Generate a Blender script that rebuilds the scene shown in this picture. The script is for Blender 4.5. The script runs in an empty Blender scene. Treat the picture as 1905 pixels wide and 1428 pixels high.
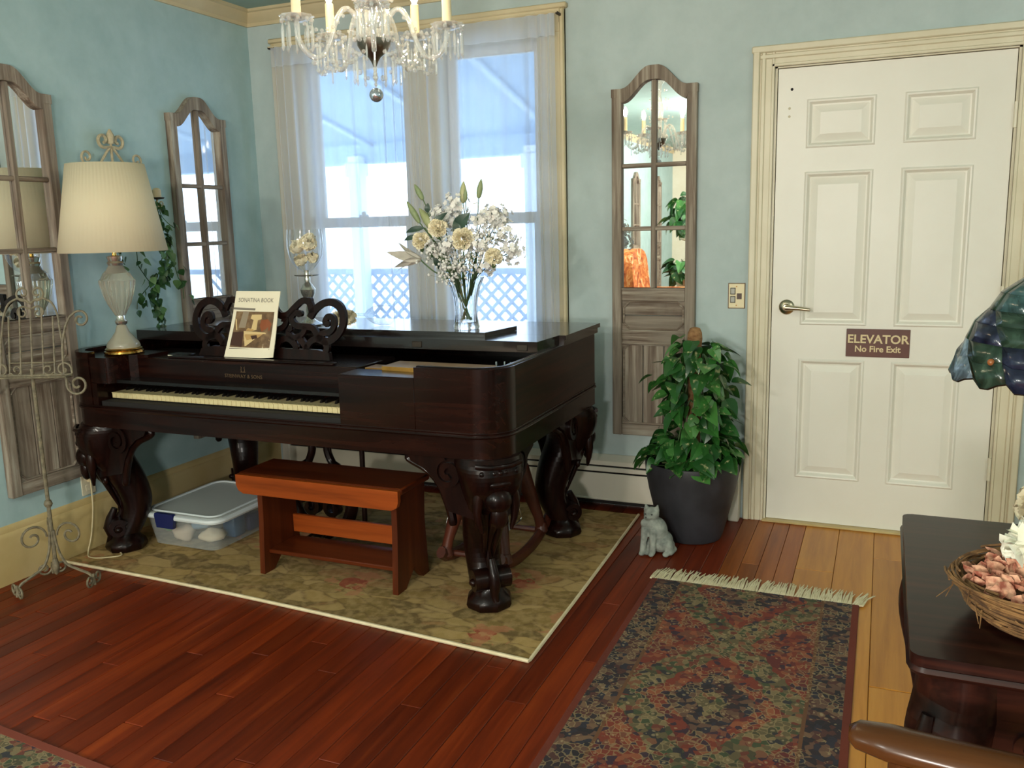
import bpy, bmesh, math, random
from mathutils import Vector, Matrix
random.seed(7)
R = math.radians; PI = math.pi; TAU = 2*math.pi
scene = bpy.context.scene
COL = scene.collection

# ------------------------------------------------------------------ camera
F_PX, YAW, PITCH, ROLL = 1629.1, R(23.017), R(10.217), R(-1.401)
CAM = Vector((3.2773, -4.1227, 1.4019))
fw = Vector((-math.sin(YAW)*math.cos(PITCH), math.cos(YAW)*math.cos(PITCH), -math.sin(PITCH)))
r0 = Vector((math.cos(YAW), math.sin(YAW), 0)); u0 = r0.cross(fw)
rr = r0*math.cos(ROLL)+u0*math.sin(ROLL); uu = u0*math.cos(ROLL)-r0*math.sin(ROLL)
cd = bpy.data.cameras.new('camera'); cam = bpy.data.objects.new('camera', cd); COL.objects.link(cam)
cd.sensor_fit = 'HORIZONTAL'; cd.sensor_width = 36; cd.lens = F_PX*36/1905; cd.clip_start = .02
mw = Matrix(((rr.x, uu.x, -fw.x, CAM.x), (rr.y, uu.y, -fw.y, CAM.y), (rr.z, uu.z, -fw.z, CAM.z), (0, 0, 0, 1)))
cam.matrix_world = mw
scene.camera = cam

# ------------------------------------------------------------------ light
vs = scene.view_settings
vs.view_transform = 'Standard'; vs.look = 'None'; vs.exposure = 0.2; vs.gamma = 1; vs.use_curve_mapping = False
wd = bpy.data.worlds.new('overcast_sky'); scene.world = wd; wd.use_nodes = True
wd.node_tree.nodes['Background'].inputs[0].default_value = (.62, .80, 1.0, 1)
wd.node_tree.nodes['Background'].inputs[1].default_value = 5.2

def lamp_light(name, loc, watts, col, radius=.06, kind='POINT', rot=None, size=None):
    d = bpy.data.lights.new(name, kind); d.energy = watts; d.color = col
    if kind == 'POINT': d.shadow_soft_size = radius
    if kind == 'AREA':
        d.shape = 'RECTANGLE'; d.size, d.size_y = size
    o = bpy.data.objects.new(name, d); COL.objects.link(o); o.location = loc
    if rot: o.rotation_euler = rot
    return o
WARM = (1.0, .91, .78)
# lamps of the long room behind the viewer, then two added fill lights
lamp_light('floor_lamp_light', (.42, -4.7, 1.62), 28, WARM, .09)
lamp_light('ceiling_lamp_light', (1.72, -5.3, 2.22), 80, (1.0, .955, .89), .06)
lamp_light('far_ceiling_lamp_light', (1.9, -8.0, 2.30), 230, (1.0, .92, .80), .12)
lamp_light('low_fill_light', (2.98, -5.2, 1.22), 145, (1.0, .955, .89), .14)  # added unseen fill, brightens the lower door and the floor
lamp_light('side_fill_light', (4.9, -2.3, 2.2), 20, (1.0, .93, .82), .12)  # added unseen fill from the right for the door and golden boards

# ------------------------------------------------------------------ mesh helpers
def chamfer_faces():
    idx = {}
    sg = (-1, 1); k = 0
    for sx in sg:
        for sy in sg:
            for sz in sg:
                for a in range(3):
                    idx[(sx, sy, sz, a)] = k; k += 1
    fs = []
    def key(vals, a): return idx[(vals[0], vals[1], vals[2], a)]
    for a in range(3):
        b, c = (a+1) % 3, (a+2) % 3
        for s in sg:
            q = []
            for (t, u) in ((-1, -1), (1, -1), (1, 1), (-1, 1)):
                v = [0, 0, 0]; v[a] = s; v[b] = t; v[c] = u; q.append(key(v, a))
            fs.append(q)
    for a, b in ((0, 1), (0, 2), (1, 2)):
        c = 3-a-b
        for s in sg:
            for t in sg:
                q = []
                for (ax, u) in ((a, -1), (a, 1), (b, 1), (b, -1)):
                    v = [0, 0, 0]; v[a] = s; v[b] = t; v[c] = u; q.append(key(v, ax))
                fs.append(q)
    for sx in sg:
        for sy in sg:
            for sz in sg:
                fs.append([idx[(sx, sy, sz, a)] for a in range(3)])
    return fs
CHF = chamfer_faces()

class MB:
    def __init__(s): s.v = []; s.f = []; s.mi = []; s.cur = 0; s.m = None
    def add(s, vs_, fs_):
        b = len(s.v)
        for p in vs_:
            p = Vector(p)
            s.v.append(s.m @ p if s.m is not None else p)
        for f in fs_:
            s.f.append([i+b for i in f]); s.mi.append(s.cur)
        return s
    def box(s, x0, x1, y0, y1, z0, z1, b=0.0):
        if b <= 0:
            return s.add([(x0,y0,z0),(x1,y0,z0),(x1,y1,z0),(x0,y1,z0),(x0,y0,z1),(x1,y0,z1),(x1,y1,z1),(x0,y1,z1)],
                         [(0,3,2,1),(4,5,6,7),(0,1,5,4),(1,2,6,5),(2,3,7,6),(3,0,4,7)])
        c = ((x0+x1)/2, (y0+y1)/2, (z0+z1)/2); h = ((x1-x0)/2, (y1-y0)/2, (z1-z0)/2)
        b = min(b, *(q*.9 for q in h)); vs_ = []
        for sx in (-1, 1):
            for sy in (-1, 1):
                for sz in (-1, 1):
                    sg = (sx, sy, sz)
                    for a in range(3):
                        vs_.append([c[i]+sg[i]*(h[i] if i == a else h[i]-b) for i in range(3)])
        return s.add(vs_, CHF)
    def prism(s, poly, to3, d0, d1):
        n = len(poly)
        vs_ = [to3(p[0], p[1], d0) for p in poly]+[to3(p[0], p[1], d1) for p in poly]
        fs_ = [list(range(n))[::-1], list(range(n, 2*n))]+[[i, (i+1) % n, n+(i+1) % n, n+i] for i in range(n)]
        return s.add(vs_, fs_)
    def strip(s, a, b, close=False):
        """quads between two point rows"""
        n = len(a); fs_ = []
        for i in range(n if close else n-1):
            j = (i+1) % n; fs_.append([i, j, n+j, n+i])
        return s.add(list(a)+list(b), fs_)
    def lathe(s, prof, c=(0, 0, 0), seg=24, cap=True, rot=None, flute=0, fl_n=0):
        vs_ = []; fs_ = []
        for (r, z) in prof:
            for k in range(seg):
                a = TAU*k/seg
                q = r*(1+(flute*math.cos(fl_n*a) if flute else 0))
                p = Vector((q*math.cos(a), q*math.sin(a), z))
                if rot is not None: p = rot @ p
                vs_.append(p+Vector(c))
        for i in range(len(prof)-1):
            for k in range(seg):
                k2 = (k+1) % seg
                fs_.append([i*seg+k, i*seg+k2, (i+1)*seg+k2, (i+1)*seg+k])
        if cap:
            if prof[0][0] > 1e-5: fs_.append(list(range(seg))[::-1])
            if prof[-1][0] > 1e-5: fs_.append([(len(prof)-1)*seg+k for k in range(seg)])
        return s.add(vs_, fs_)
    def tube(s, pts, rad, seg=8, cap=True, flat=1.0, up=None, close=False):
        pts = [Vector(p) for p in pts]; n = len(pts)
        rad = [rad]*n if not hasattr(rad, '__len__') else list(rad)
        vs_ = []; fs_ = []; nrm = None
        for i in range(n):
            if close: t = pts[(i+1) % n]-pts[i-1]
            else: t = pts[min(i+1, n-1)]-pts[max(i-1, 0)]
            if t.length < 1e-9: t = Vector((0, 0, 1))
            t.normalize()
            if up is not None: q = Vector(up)
            elif nrm is None: q = Vector((0, 0, 1)) if abs(t.z) < .9 else Vector((1, 0, 0))
            else: q = nrm
            q = q-t*q.dot(t)
            if q.length < 1e-6: q = t.orthogonal()
            q.normalize(); nrm = q; w = t.cross(q)
            for k in range(seg):
                a = TAU*k/seg
                vs_.append(pts[i]+(w*math.cos(a)+q*math.sin(a)*flat)*rad[i])
        m = n if close else n-1
        for i in range(m):
            i2 = (i+1) % n
            for k in range(seg):
                k2 = (k+1) % seg
                fs_.append([i*seg+k, i*seg+k2, i2*seg+k2, i2*seg+k])
        if cap and not close:
            fs_.append(list(range(seg))[::-1]); fs_.append([(n-1)*seg+k for k in range(seg)])
        return s.add(vs_, fs_)
    def ball(s, c, r, seg=12, rings=8, rot=None):
        r = (r, r, r) if not hasattr(r, '__len__') else r
        vs_ = [(0, 0, -1)]; fs_ = []
        for i in range(1, rings):
            t = -PI/2+PI*i/rings
            for k in range(seg):
                a = TAU*k/seg
                vs_.append((math.cos(t)*math.cos(a), math.cos(t)*math.sin(a), math.sin(t)))
        vs_.append((0, 0, 1)); top = len(vs_)-1
        out = []
        for p in vs_:
            q = Vector((p[0]*r[0], p[1]*r[1], p[2]*r[2]))
            if rot is not None: q = rot @ q
            out.append(q+Vector(c))
        for k in range(seg):
            k2 = (k+1) % seg
            fs_.append([0, 1+k2, 1+k]); fs_.append([top, 1+(rings-2)*seg+k, 1+(rings-2)*seg+k2])
        for i in range(rings-2):
            for k in range(seg):
                k2 = (k+1) % seg
                fs_.append([1+i*seg+k, 1+i*seg+k2, 1+(i+1)*seg+k2, 1+(i+1)*seg+k])
        return s.add(out, fs_)
    def ribbon(s, pts, wid, to3, d0, d1):
        """a band of given width along a 2D curve, extruded from depth d0 to d1"""
        n = len(pts); wid = [wid]*n if not hasattr(wid, '__len__') else wid
        L = []; Rr = []
        for i in range(n):
            a = pts[max(i-1, 0)]; b = pts[min(i+1, n-1)]
            tx, ty = b[0]-a[0], b[1]-a[1]; l = math.hypot(tx, ty) or 1
            nx, ny = -ty/l, tx/l; w = wid[i]/2
            L.append((pts[i][0]+nx*w, pts[i][1]+ny*w)); Rr.append((pts[i][0]-nx*w, pts[i][1]-ny*w))
        vs_ = []
        for d in (d0, d1):
            vs_ += [to3(p[0], p[1], d) for p in L]+[to3(p[0], p[1], d) for p in Rr]
        fs_ = []; o = 2*n
        for i in range(n-1):
            fs_ += [[i, i+1, n+i+1, n+i], [o+i, o+n+i, o+n+i+1, o+i+1], [i, o+i, o+i+1, i+1], [n+i, n+i+1, o+n+i+1, o+n+i]]
        fs_ += [[0, n, o+n, o], [n-1, o+n-1, o+2*n-1, 2*n-1]]
        return s.add(vs_, fs_)
    def build(s, name, mat, parent=None, smooth=40, recalc=True, at=None):
        off = Vector((0, 0, 0))
        if parent is not None: off = world_at(parent)
        if at is not None: off = Vector(at)
        me = bpy.data.meshes.new(name)
        me.from_pydata([p-off for p in s.v], [], s.f)
        mats = mat if isinstance(mat, (list, tuple)) else [mat]
        for m_ in mats: me.materials.append(m_)
        if len(mats) > 1: me.polygons.foreach_set('material_index', s.mi)
        if recalc:
            bm = bmesh.new(); bm.from_mesh(me); bmesh.ops.recalc_face_normals(bm, faces=bm.faces); bm.to_mesh(me); bm.free()
        if smooth:
            me.polygons.foreach_set('use_smooth', [True]*len(me.polygons))
            me.set_sharp_from_angle(angle=R(smooth))
        me.update()
        o = bpy.data.objects.new(name, me); COL.objects.link(o)
        if parent is not None: o.parent = parent
        elif at is not None: o.location = at
        return o

def world_at(o):
    p = Vector(o.location)
    while o.parent is not None:
        o = o.parent; p = p+Vector(o.location)
    return p
def tag(o, label=None, cat=None, group=None, kind=None):
    if label: o['label'] = label
    if cat: o['category'] = cat
    if group: o['group'] = group
    if kind: o['kind'] = kind
    return o
def thing(name, label, cat, loc, group=None):
    o = bpy.data.objects.new(name, None); COL.objects.link(o); o.location = loc; o.empty_display_size = .05
    return tag(o, label, cat, group)
def link_copy(src, name, parent=None, loc=None, rot=None, scl=None):
    c = src.copy(); c.name = name; COL.objects.link(c); c.parent = parent
    if loc is not None: c.location = loc
    if rot is not None: c.rotation_euler = rot
    if scl is not None: c.scale = scl
    return c
def xz(y): return lambda a, b, d: (a, y+d, b)
def spiral(cx, cy, r0_, r1_, a0, a1, n=26):
    return [(cx+(r0_+(r1_-r0_)*i/(n-1))*math.cos(a0+(a1-a0)*i/(n-1)), cy+(r0_+(r1_-r0_)*i/(n-1))*math.sin(a0+(a1-a0)*i/(n-1))) for i in range(n)]
def bez(p0, p1, p2, p3, n=12):
    o = []
    for i in range(n+1):
        t = i/n; a = (1-t)**3; b = 3*t*(1-t)**2; c = 3*t*t*(1-t); d = t**3
        o.append(tuple(a*p0[k]+b*p1[k]+c*p2[k]+d*p3[k] for k in range(len(p0))))
    return o
def smooth_path(pts, n=6):
    """Catmull-Rom through points"""
    out = []; m = len(pts)
    for i in range(m-1):
        p0 = pts[max(i-1, 0)]; p1 = pts[i]; p2 = pts[i+1]; p3 = pts[min(i+2, m-1)]
        for j in range(n):
            t = j/n
            out.append(tuple(.5*((2*p1[k])+(-p0[k]+p2[k])*t+(2*p0[k]-5*p1[k]+4*p2[k]-p3[k])*t*t+(-p0[k]+3*p1[k]-3*p2[k]+p3[k])*t**3) for k in range(len(p1))))
    out.append(tuple(pts[-1])); return out
def text_mesh(name, body, size, mat, parent, loc, rot, depth=.0008, align='CENTER', bold=0.0, sx=1.0):
    cu = bpy.data.curves.new(name, 'FONT'); cu.body = body; cu.size = size; cu.align_x = align; cu.align_y = 'CENTER'
    cu.extrude = depth; cu.offset = bold; cu.resolution_u = 3
    t = bpy.data.objects.new(name, cu); COL.objects.link(t)
    dg = bpy.context.evaluated_depsgraph_get(); me = bpy.data.meshes.new_from_object(t.evaluated_get(dg))
    bpy.data.objects.remove(t); bpy.data.curves.remove(cu)
    me.materials.clear(); me.materials.append(mat)
    o = bpy.data.objects.new(name, me); COL.objects.link(o); o.parent = parent
    o.location = Vector(loc)-(world_at(parent) if parent else Vector((0, 0, 0))); o.rotation_euler = rot; o.scale = (sx, 1, 1)
    return o

# ------------------------------------------------------------------ material helpers
def srgb(r, g, b):
    f = lambda c: (c/255/12.92) if c/255 <= .04045 else ((c/255+.055)/1.055)**2.4
    return (f(r), f(g), f(b), 1)
def newmat(name, col=(.5, .5, .5, 1), rough=.5, metal=0, **kw):
    m = bpy.data.materials.new(name); m.use_nodes = True
    b = m.node_tree.nodes['Principled BSDF']
    b.inputs['Base Color'].default_value = col; b.inputs['Roughness'].default_value = rough; b.inputs['Metallic'].default_value = metal
    for k, v_ in kw.items(): b.inputs[k.replace('_', ' ')].default_value = v_
    return m, m.node_tree, b
def nd(nt, typ, **kw):
    n = nt.nodes.new(typ)
    for k, v_ in kw.items(): setattr(n, k, v_)
    return n
def coord(nt, kind='Object', scale=(1, 1, 1), rot=(0, 0, 0), loc=(0, 0, 0), rnd=0):
    if kind == 'Position': src = nd(nt, 'ShaderNodeNewGeometry').outputs['Position']
    else: src = nd(nt, 'ShaderNodeTexCoord').outputs[kind]
    if rnd:
        oi = nd(nt, 'ShaderNodeObjectInfo'); ml = nd(nt, 'ShaderNodeMath', operation='MULTIPLY'); ml.inputs[1].default_value = rnd
        nt.links.new(oi.outputs['Random'], ml.inputs[0]); ad = nd(nt, 'ShaderNodeVectorMath', operation='ADD')
        nt.links.new(src, ad.inputs[0]); nt.links.new(ml.outputs[0], ad.inputs[1]); src = ad.outputs[0]
    mp = nd(nt, 'ShaderNodeMapping'); mp.inputs['Scale'].default_value = scale; mp.inputs['Rotation'].default_value = rot; mp.inputs['Location'].default_value = loc
    nt.links.new(src, mp.inputs[0]); return mp.outputs[0]
def noise(nt, vec, scale=5, detail=4, rough=.55, dist=0):
    n = nd(nt, 'ShaderNodeTexNoise'); n.inputs['Scale'].default_value = scale; n.inputs['Detail'].default_value = detail
    n.inputs['Roughness'].default_value = rough; n.inputs['Distortion'].default_value = dist
    nt.links.new(vec, n.inputs['Vector']); return n.outputs['Fac']
def voro(nt, vec, scale=5, feature='F1', out='Distance', rnd=1):
    n = nd(nt, 'ShaderNodeTexVoronoi', feature=feature); n.inputs['Scale'].default_value = scale; n.inputs['Randomness'].default_value = rnd
    nt.links.new(vec, n.inputs['Vector']); return n.outputs[out]
def ramp(nt, fac, stops, interp='LINEAR'):
    r = nd(nt, 'ShaderNodeValToRGB'); e = r.color_ramp; e.interpolation = interp
    while len(e.elements) > 1: e.elements.remove(e.elements[-1])
    e.elements[0].position = stops[0][0]; e.elements[0].color = stops[0][1]
    for p, c in stops[1:]:
        q = e.elements.new(p); q.color = c
    nt.links.new(fac, r.inputs[0]); return r.outputs[0]
def mixc(nt, fac, a, b, blend='MIX'):
    n = nd(nt, 'ShaderNodeMix', data_type='RGBA', blend_type=blend)
    for s_, v_ in ((n.inputs[0], fac), (n.inputs[6], a), (n.inputs[7], b)):
        if isinstance(v_, (int, float)): s_.default_value = v_
        elif isinstance(v_, (tuple, list)): s_.default_value = v_
        else: nt.links.new(v_, s_)
    return n.outputs[2]
def mth(nt, op, a, b=None, c=None):
    n = nd(nt, 'ShaderNodeMath', operation=op)
    for i, v_ in enumerate((a, b, c)):
        if v_ is None: continue
        if isinstance(v_, (int, float)): n.inputs[i].default_value = v_
        else: nt.links.new(v_, n.inputs[i])
    return n.outputs[0]
def sep(nt, vec):
    n = nd(nt, 'ShaderNodeSeparateXYZ'); nt.links.new(vec, n.inputs[0]); return n.outputs
def bump(nt, b, h, strength=.3, dist=.002):
    n = nd(nt, 'ShaderNodeBump'); n.inputs['Strength'].default_value = strength; n.inputs['Distance'].default_value = dist
    nt.links.new(h, n.inputs['Height']); nt.links.new(n.outputs[0], b.inputs['Normal'])
def setcol(nt, b, sock): nt.links.new(sock, b.inputs['Base Color'])
def varied(name, c1, c2, scale=6, rough=.6, stretch=(1, 1, 1), lo=.35, hi=.65, detail=5, bmp=0, kind='Object', rnd=0, metal=0, bd=.002, **kw):
    m, nt, b = newmat(name, c1, rough, metal, **kw)
    n = noise(nt, coord(nt, kind, stretch, rnd=rnd), scale, detail)
    setcol(nt, b, ramp(nt, n, [(lo, c1), (hi, c2)]))
    if bmp: bump(nt, b, n, bmp, bd)
    return m
def flat(name, c, rough=.5, metal=0, **kw): return newmat(name, c, rough, metal, **kw)[0]
def thin_glass(name, tint=(1, 1, 1, 1), refl=.08, rough=.0):
    m = bpy.data.materials.new(name); m.use_nodes = True; nt = m.node_tree; nt.nodes.clear()
    o = nd(nt, 'ShaderNodeOutputMaterial'); tr = nd(nt, 'ShaderNodeBsdfTransparent'); gl = nd(nt, 'ShaderNodeBsdfGlossy'); mx = nd(nt, 'ShaderNodeMixShader')
    tr.inputs[0].default_value = tint; gl.inputs['Roughness'].default_value = rough
    fr = nd(nt, 'ShaderNodeLayerWeight'); fr.inputs['Blend'].default_value = .25
    f = mth(nt, 'MULTIPLY_ADD', fr.outputs['Facing'], .5, refl)
    nt.links.new(f, mx.inputs[0]); nt.links.new(tr.outputs[0], mx.inputs[1]); nt.links.new(gl.outputs[0], mx.inputs[2]); nt.links.new(mx.outputs[0], o.inputs[0])
    return m
# ------------------------------------------------------------------ materials
def wall_paint(name, c1, c2):
    m, nt, b = newmat(name, c1, .75)
    v = coord(nt, 'Position')
    n1 = noise(nt, v, 2.2, 6, .65); n2 = noise(nt, v, 9, 4, .6)
    f = mth(nt, 'MULTIPLY_ADD', n2, .45, mth(nt, 'MULTIPLY', n1, .6))
    setcol(nt, b, ramp(nt, f, [(.36, c1), (.68, c2)])); bump(nt, b, noise(nt, v, 60, 3), .08, .002)
    return m
M_WALL = wall_paint('sponged_blue_wall_paint', srgb(158, 187, 188), srgb(177, 203, 204))
M_WALLB = wall_paint('lamplit_sponged_blue_wall', srgb(172, 189, 188), srgb(188, 203, 202))  # window wall copy of the blue paint, lamp light mixed into its colour
M_CEIL = wall_paint('sponged_green_ceiling_paint', srgb(146, 176, 170), srgb(158, 186, 180))
M_REAR = wall_paint('lamplit_cream_wall', srgb(222, 214, 190), srgb(232, 226, 206))  # far end wall is blue too; strong lamp light painted in as cream
M_TRIM = varied('cream_trim_paint', srgb(200, 184, 146), srgb(212, 198, 162), 3, .45)
M_CASING = varied('ivory_casing_paint', srgb(212, 203, 174), srgb(222, 214, 188), 3, .42)
M_DOOR = varied('ivory_door_paint', srgb(230, 227, 214), srgb(235, 232, 220), 2.5, .38)
M_BASEB = varied('tan_baseboard_paint', srgb(194, 168, 112), srgb(206, 182, 130), 4, .5)
M_SASH = varied('white_sash_paint', srgb(208, 204, 192), srgb(220, 216, 206), 4, .45)
M_HEAT = varied('white_heater_enamel', srgb(214, 208, 190), srgb(222, 216, 200), 3, .4)
M_DARK = flat('dark_gap', srgb(26, 22, 20), .8)
M_PANE = thin_glass('window_glass', refl=.03)

def wood_mat(name, dark, mid, light, along='Y', rough=.35, fine=55, tint=.5, coat=0, kind='Object', rnd=7.3):
    m, nt, b = newmat(name, mid, rough)
    st = {'X': (.06, 1, 1), 'Y': (1, .06, 1), 'Z': (1, 1, .06)}[along]
    v = coord(nt, kind, st, rnd=rnd)
    n = noise(nt, v, fine, 6, .6, .6); n2 = noise(nt, v, fine*.18, 3, .5, 1.0)
    f = mth(nt, 'MULTIPLY_ADD', n2, .6, mth(nt, 'MULTIPLY', n, .4))
    c = ramp(nt, f, [(.3, dark), (.52, mid), (.72, light)])
    if tint:
        oi = nd(nt, 'ShaderNodeObjectInfo')
        t = ramp(nt, oi.outputs['Random'], [(0, (1-tint, 1-tint*1.1, 1-tint*1.2, 1)), (.5, (1, 1, 1, 1)), (1, (1+tint*.4, 1+tint*.35, 1+tint*.3, 1))])
        c = mixc(nt, 1.0, c, t, 'MULTIPLY')
    setcol(nt, b, c); bump(nt, b, n, .06, .001)
    b.inputs['Specular IOR Level'].default_value = .3
    if coat: b.inputs['Coat Weight'].default_value = coat; b.inputs['Coat Roughness'].default_value = .12
    return m
M_FLOOR_R = wood_mat('red_oak_strip_floor', srgb(74, 21, 4), srgb(114, 39, 9), srgb(142, 58, 17), rough=.42, tint=.38, kind='Position')
M_FLOOR_G = wood_mat('golden_pine_board_floor', srgb(164, 102, 33), srgb(190, 126, 46), srgb(204, 142, 58), rough=.34, tint=.08, kind='Position')
M_FLOOR_O = wood_mat('orange_strip_floor', srgb(112, 54, 16), srgb(150, 80, 28), srgb(174, 102, 42), rough=.38, tint=.2, kind='Position')

# ------------------------------------------------------------------ the room
XR, YR, ZC = 5.6, -10.6, 2.585
def struct(name, mb, mat, label=None, parent=None, smooth=40):
    o = mb.build(name, mat, parent, smooth)
    if parent is None: tag(o, label, kind='structure')
    return o
# floor: slab, and the boards laid on it
fl = struct('floor', MB().box(-.15, XR, YR, .15, -.06, -.012), M_FLOOR_R, 'polished wooden floor of narrow red-brown strips and wider golden boards')
unit = MB().box(0, 1, 0, 1, 0, 1)
pr_ = {}
def plank(x0, x1, y0, y1, gold):
    w = x1-x0; key = (round(w, 3), gold)
    if key not in pr_:
        mb = MB().box(.0008, w-.0008, .0008, .9992, -.012, 0, .0016)
        o = mb.build('plank', (M_FLOOR_R, M_FLOOR_O, M_FLOOR_G)[gold], None, 0); o.parent = fl; pr_[key] = o
    else:
        o = pr_[key].copy(); COL.objects.link(o); o.parent = fl
    o.location = (x0, y0, 0); o.scale = (1, y1-y0, 1)
rng = random.Random(5)
x = 0.0
while x < 4.5:
    gold = 2 if x > 2.97 else (1 if x+rng.uniform(-.12, .12) > 2.62 else 0); w = (.146 if gold == 2 else .0715)
    y = -3.5-rng.random()*.6
    while y < 0:
        L = rng.uniform(1.1, 2.4) if gold == 2 else rng.uniform(.55, 1.7)
        y1 = min(0, y+L)
        if y1 > -.25: y1 = 0
        plank(x, x+w, y, y1, gold); y = y1
    x += w
far = struct('floor_far', MB().box(-.0, XR, YR, -3.0, -.011, -.0005), M_FLOOR_R, 'wooden floor of the room behind the viewer')
fl2 = struct('floor_side', MB().box(4.47, XR, -3.0, 0, -.011, -.0005), M_FLOOR_G, 'wooden floor beyond the dark table')

struct('ceiling', MB().box(-.15, XR+.15, YR-.15, .15, ZC, ZC+.1), M_CEIL, 'blue-green painted ceiling')
struct('wall_left', MB().box(-.15, 0, YR, .15, -.06, ZC), M_WALL, 'sponge-painted blue wall with two arched mirrors')
struct('wall_right', MB().box(XR, XR+.15, YR, .15, -.06, ZC), M_WALL, 'blue wall on the right, out of view')
struct('wall_rear', MB().box(-.15, XR+.15, YR-.15, YR, -.06, ZC), M_REAR, 'wall at the far end behind the viewer, lamp light in its cream colour')
W0, W1, WZ0, WZ1 = .30, 1.735, .64, 2.31
D0, D1, DZ = 2.805, 3.739, 2.052
wb = MB()
wb.box(0, W0, 0, .15, -.06, ZC); wb.box(W0, W1, 0, .15, -.06, WZ0); wb.box(W0, W1, 0, .15, WZ1, ZC)
wb.box(W1, D0, 0, .15, -.06, ZC); wb.box(D0, D1, 0, .15, DZ, ZC); wb.box(D1, XR, 0, .15, -.06, ZC)
struct('wall_back', wb, M_WALLB, 'sponge-painted blue wall with the window and the white door', smooth=0)
struct('wall_shaft', MB().box(D0-.1, D1+.1, .152, .2, -.06, 2.2), M_DARK, 'dark space behind the white door')

def moulding(name, path, prof, mat, label, close=False):
    """prof: list of (out, up) swept along path pts [(pos, outdir)]"""
    mb = MB(); rows = []
    for p, o in path:
        rows.append([Vector(p)+Vector(o)*a+Vector((0, 0, b)) for a, b in prof])
    n = len(prof)
    for i in range(len(rows)-1):
        mb.strip(rows[i], rows[i+1], True)
    mb.add(rows[0], [list(range(n))]); mb.add(rows[-1], [list(range(n))])
    return struct(name, mb, mat, label, smooth=30)
CR = [(0, 0), (.012, 0), (.016, .016), (.03, .03), (.045, .05), (.05, .062), (.062, .066), (.062, .08), (0, .08)]
CZ = ZC-.08
moulding('trim_1', [((0, YR, CZ), (1, 0, 0)), ((0, 0, CZ), (1, -1, 0))], CR, M_TRIM, 'cream crown moulding along the left wall')
moulding('trim_2', [((0, 0, CZ), (1, -1, 0)), ((XR, 0, CZ), (0, -1, 0))], CR, M_TRIM, 'cream crown moulding along the window wall')
BB = [(0, 0), (.022, 0), (.022, .19), (.018, .205), (.012, .212), (.012, .225), (.006, .236), (0, .24)]
moulding('baseboard_left', [((0, YR, 0), (1, 0, 0)), ((0, 0, 0), (1, 0, 0))], BB, M_BASEB, 'tall tan baseboard along the left wall')
moulding('baseboard_back', [((3.87, 0, 0), (0, -1, 0)), ((XR, 0, 0), (0, -1, 0))], BB, M_CASING, 'ivory baseboard right of the door')

# window casing
cs = MB()
cs.box(.165, .305, -.022, 0, .60, 2.305, .004); cs.box(1.73, 1.845, -.022, 0, .60, 2.305, .004)
cs.box(.165, 1.845, -.024, 0, 2.295, 2.405, .004); cs.box(.155, 1.858, -.036, 0, 2.40, 2.424, .005)
cs.box(.165, .185, -.03, 0, .62, 2.40, .004); cs.box(1.822, 1.845, -.034, 0, .62, 2.40, .006)
cs.box(.14, 1.87, -.055, .06, .60, .64, .006); cs.box(.17, 1.84, -.02, 0, .50, .60, .004)
cs.box(.965, 1.175, -.018, .12, .64, 2.31, .004); cs.box(1.03, 1.11, -.026, 0, .64, 2.31, .004)
cs.box(W0-.002, W0+.035, 0, .13, .64, 2.31, .002); cs.box(W1-.035, W1+.002, 0, .13, .64, 2.31, .002); cs.box(W0, W1, 0, .13, 2.285, 2.312, .002)
struct('trim_3', cs, M_TRIM, 'cream wooden casing around the double window')

def window(name, x0, x1, label):
    root = thing(name, label, None, ((x0+x1)/2, .08, .64)); root['kind'] = 'structure'
    zm = 1.44; st = .048
    def sash(nm, y0, y1, z0, z1, bot, top):
        f = MB(); f.box(x0, x0+st, y0, y1, z0, z1, .003); f.box(x1-st, x1, y0, y1, z0, z1, .003)
        f.box(x0+st, x1-st, y0, y1, z0, z0+bot, .003); f.box(x0+st, x1-st, y0, y1, z1-top, z1, .003)
        f.build(nm, M_SASH, root)
        MB().box(x0+st-.004, x1-st+.004, (y0+y1)/2-.002, (y0+y1)/2+.002, z0+bot-.004, z1-top+.004).build('pane', M_PANE, root, 0)
    sash('upper_sash', .075, .105, zm-.025, 2.29, .05, .05)
    sash('lower_sash', .04, .07, .645, zm+.03, .075, .055)
    MB().box((x0+x1)/2-.022, (x0+x1)/2+.022, .035, .075, zm+.03, zm+.042, .004).lathe([(.012, 0), (.012, .012), (.006, .018)], ((x0+x1)/2, .055, zm+.042), 12).build('sash_lock', M_SASH, root)
    return root
window('window_1', .337, .963, 'left double-hung sash window behind the sheer curtain')
window('window_2', 1.177, 1.70, 'right double-hung sash window behind the sheer curtain')

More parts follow.
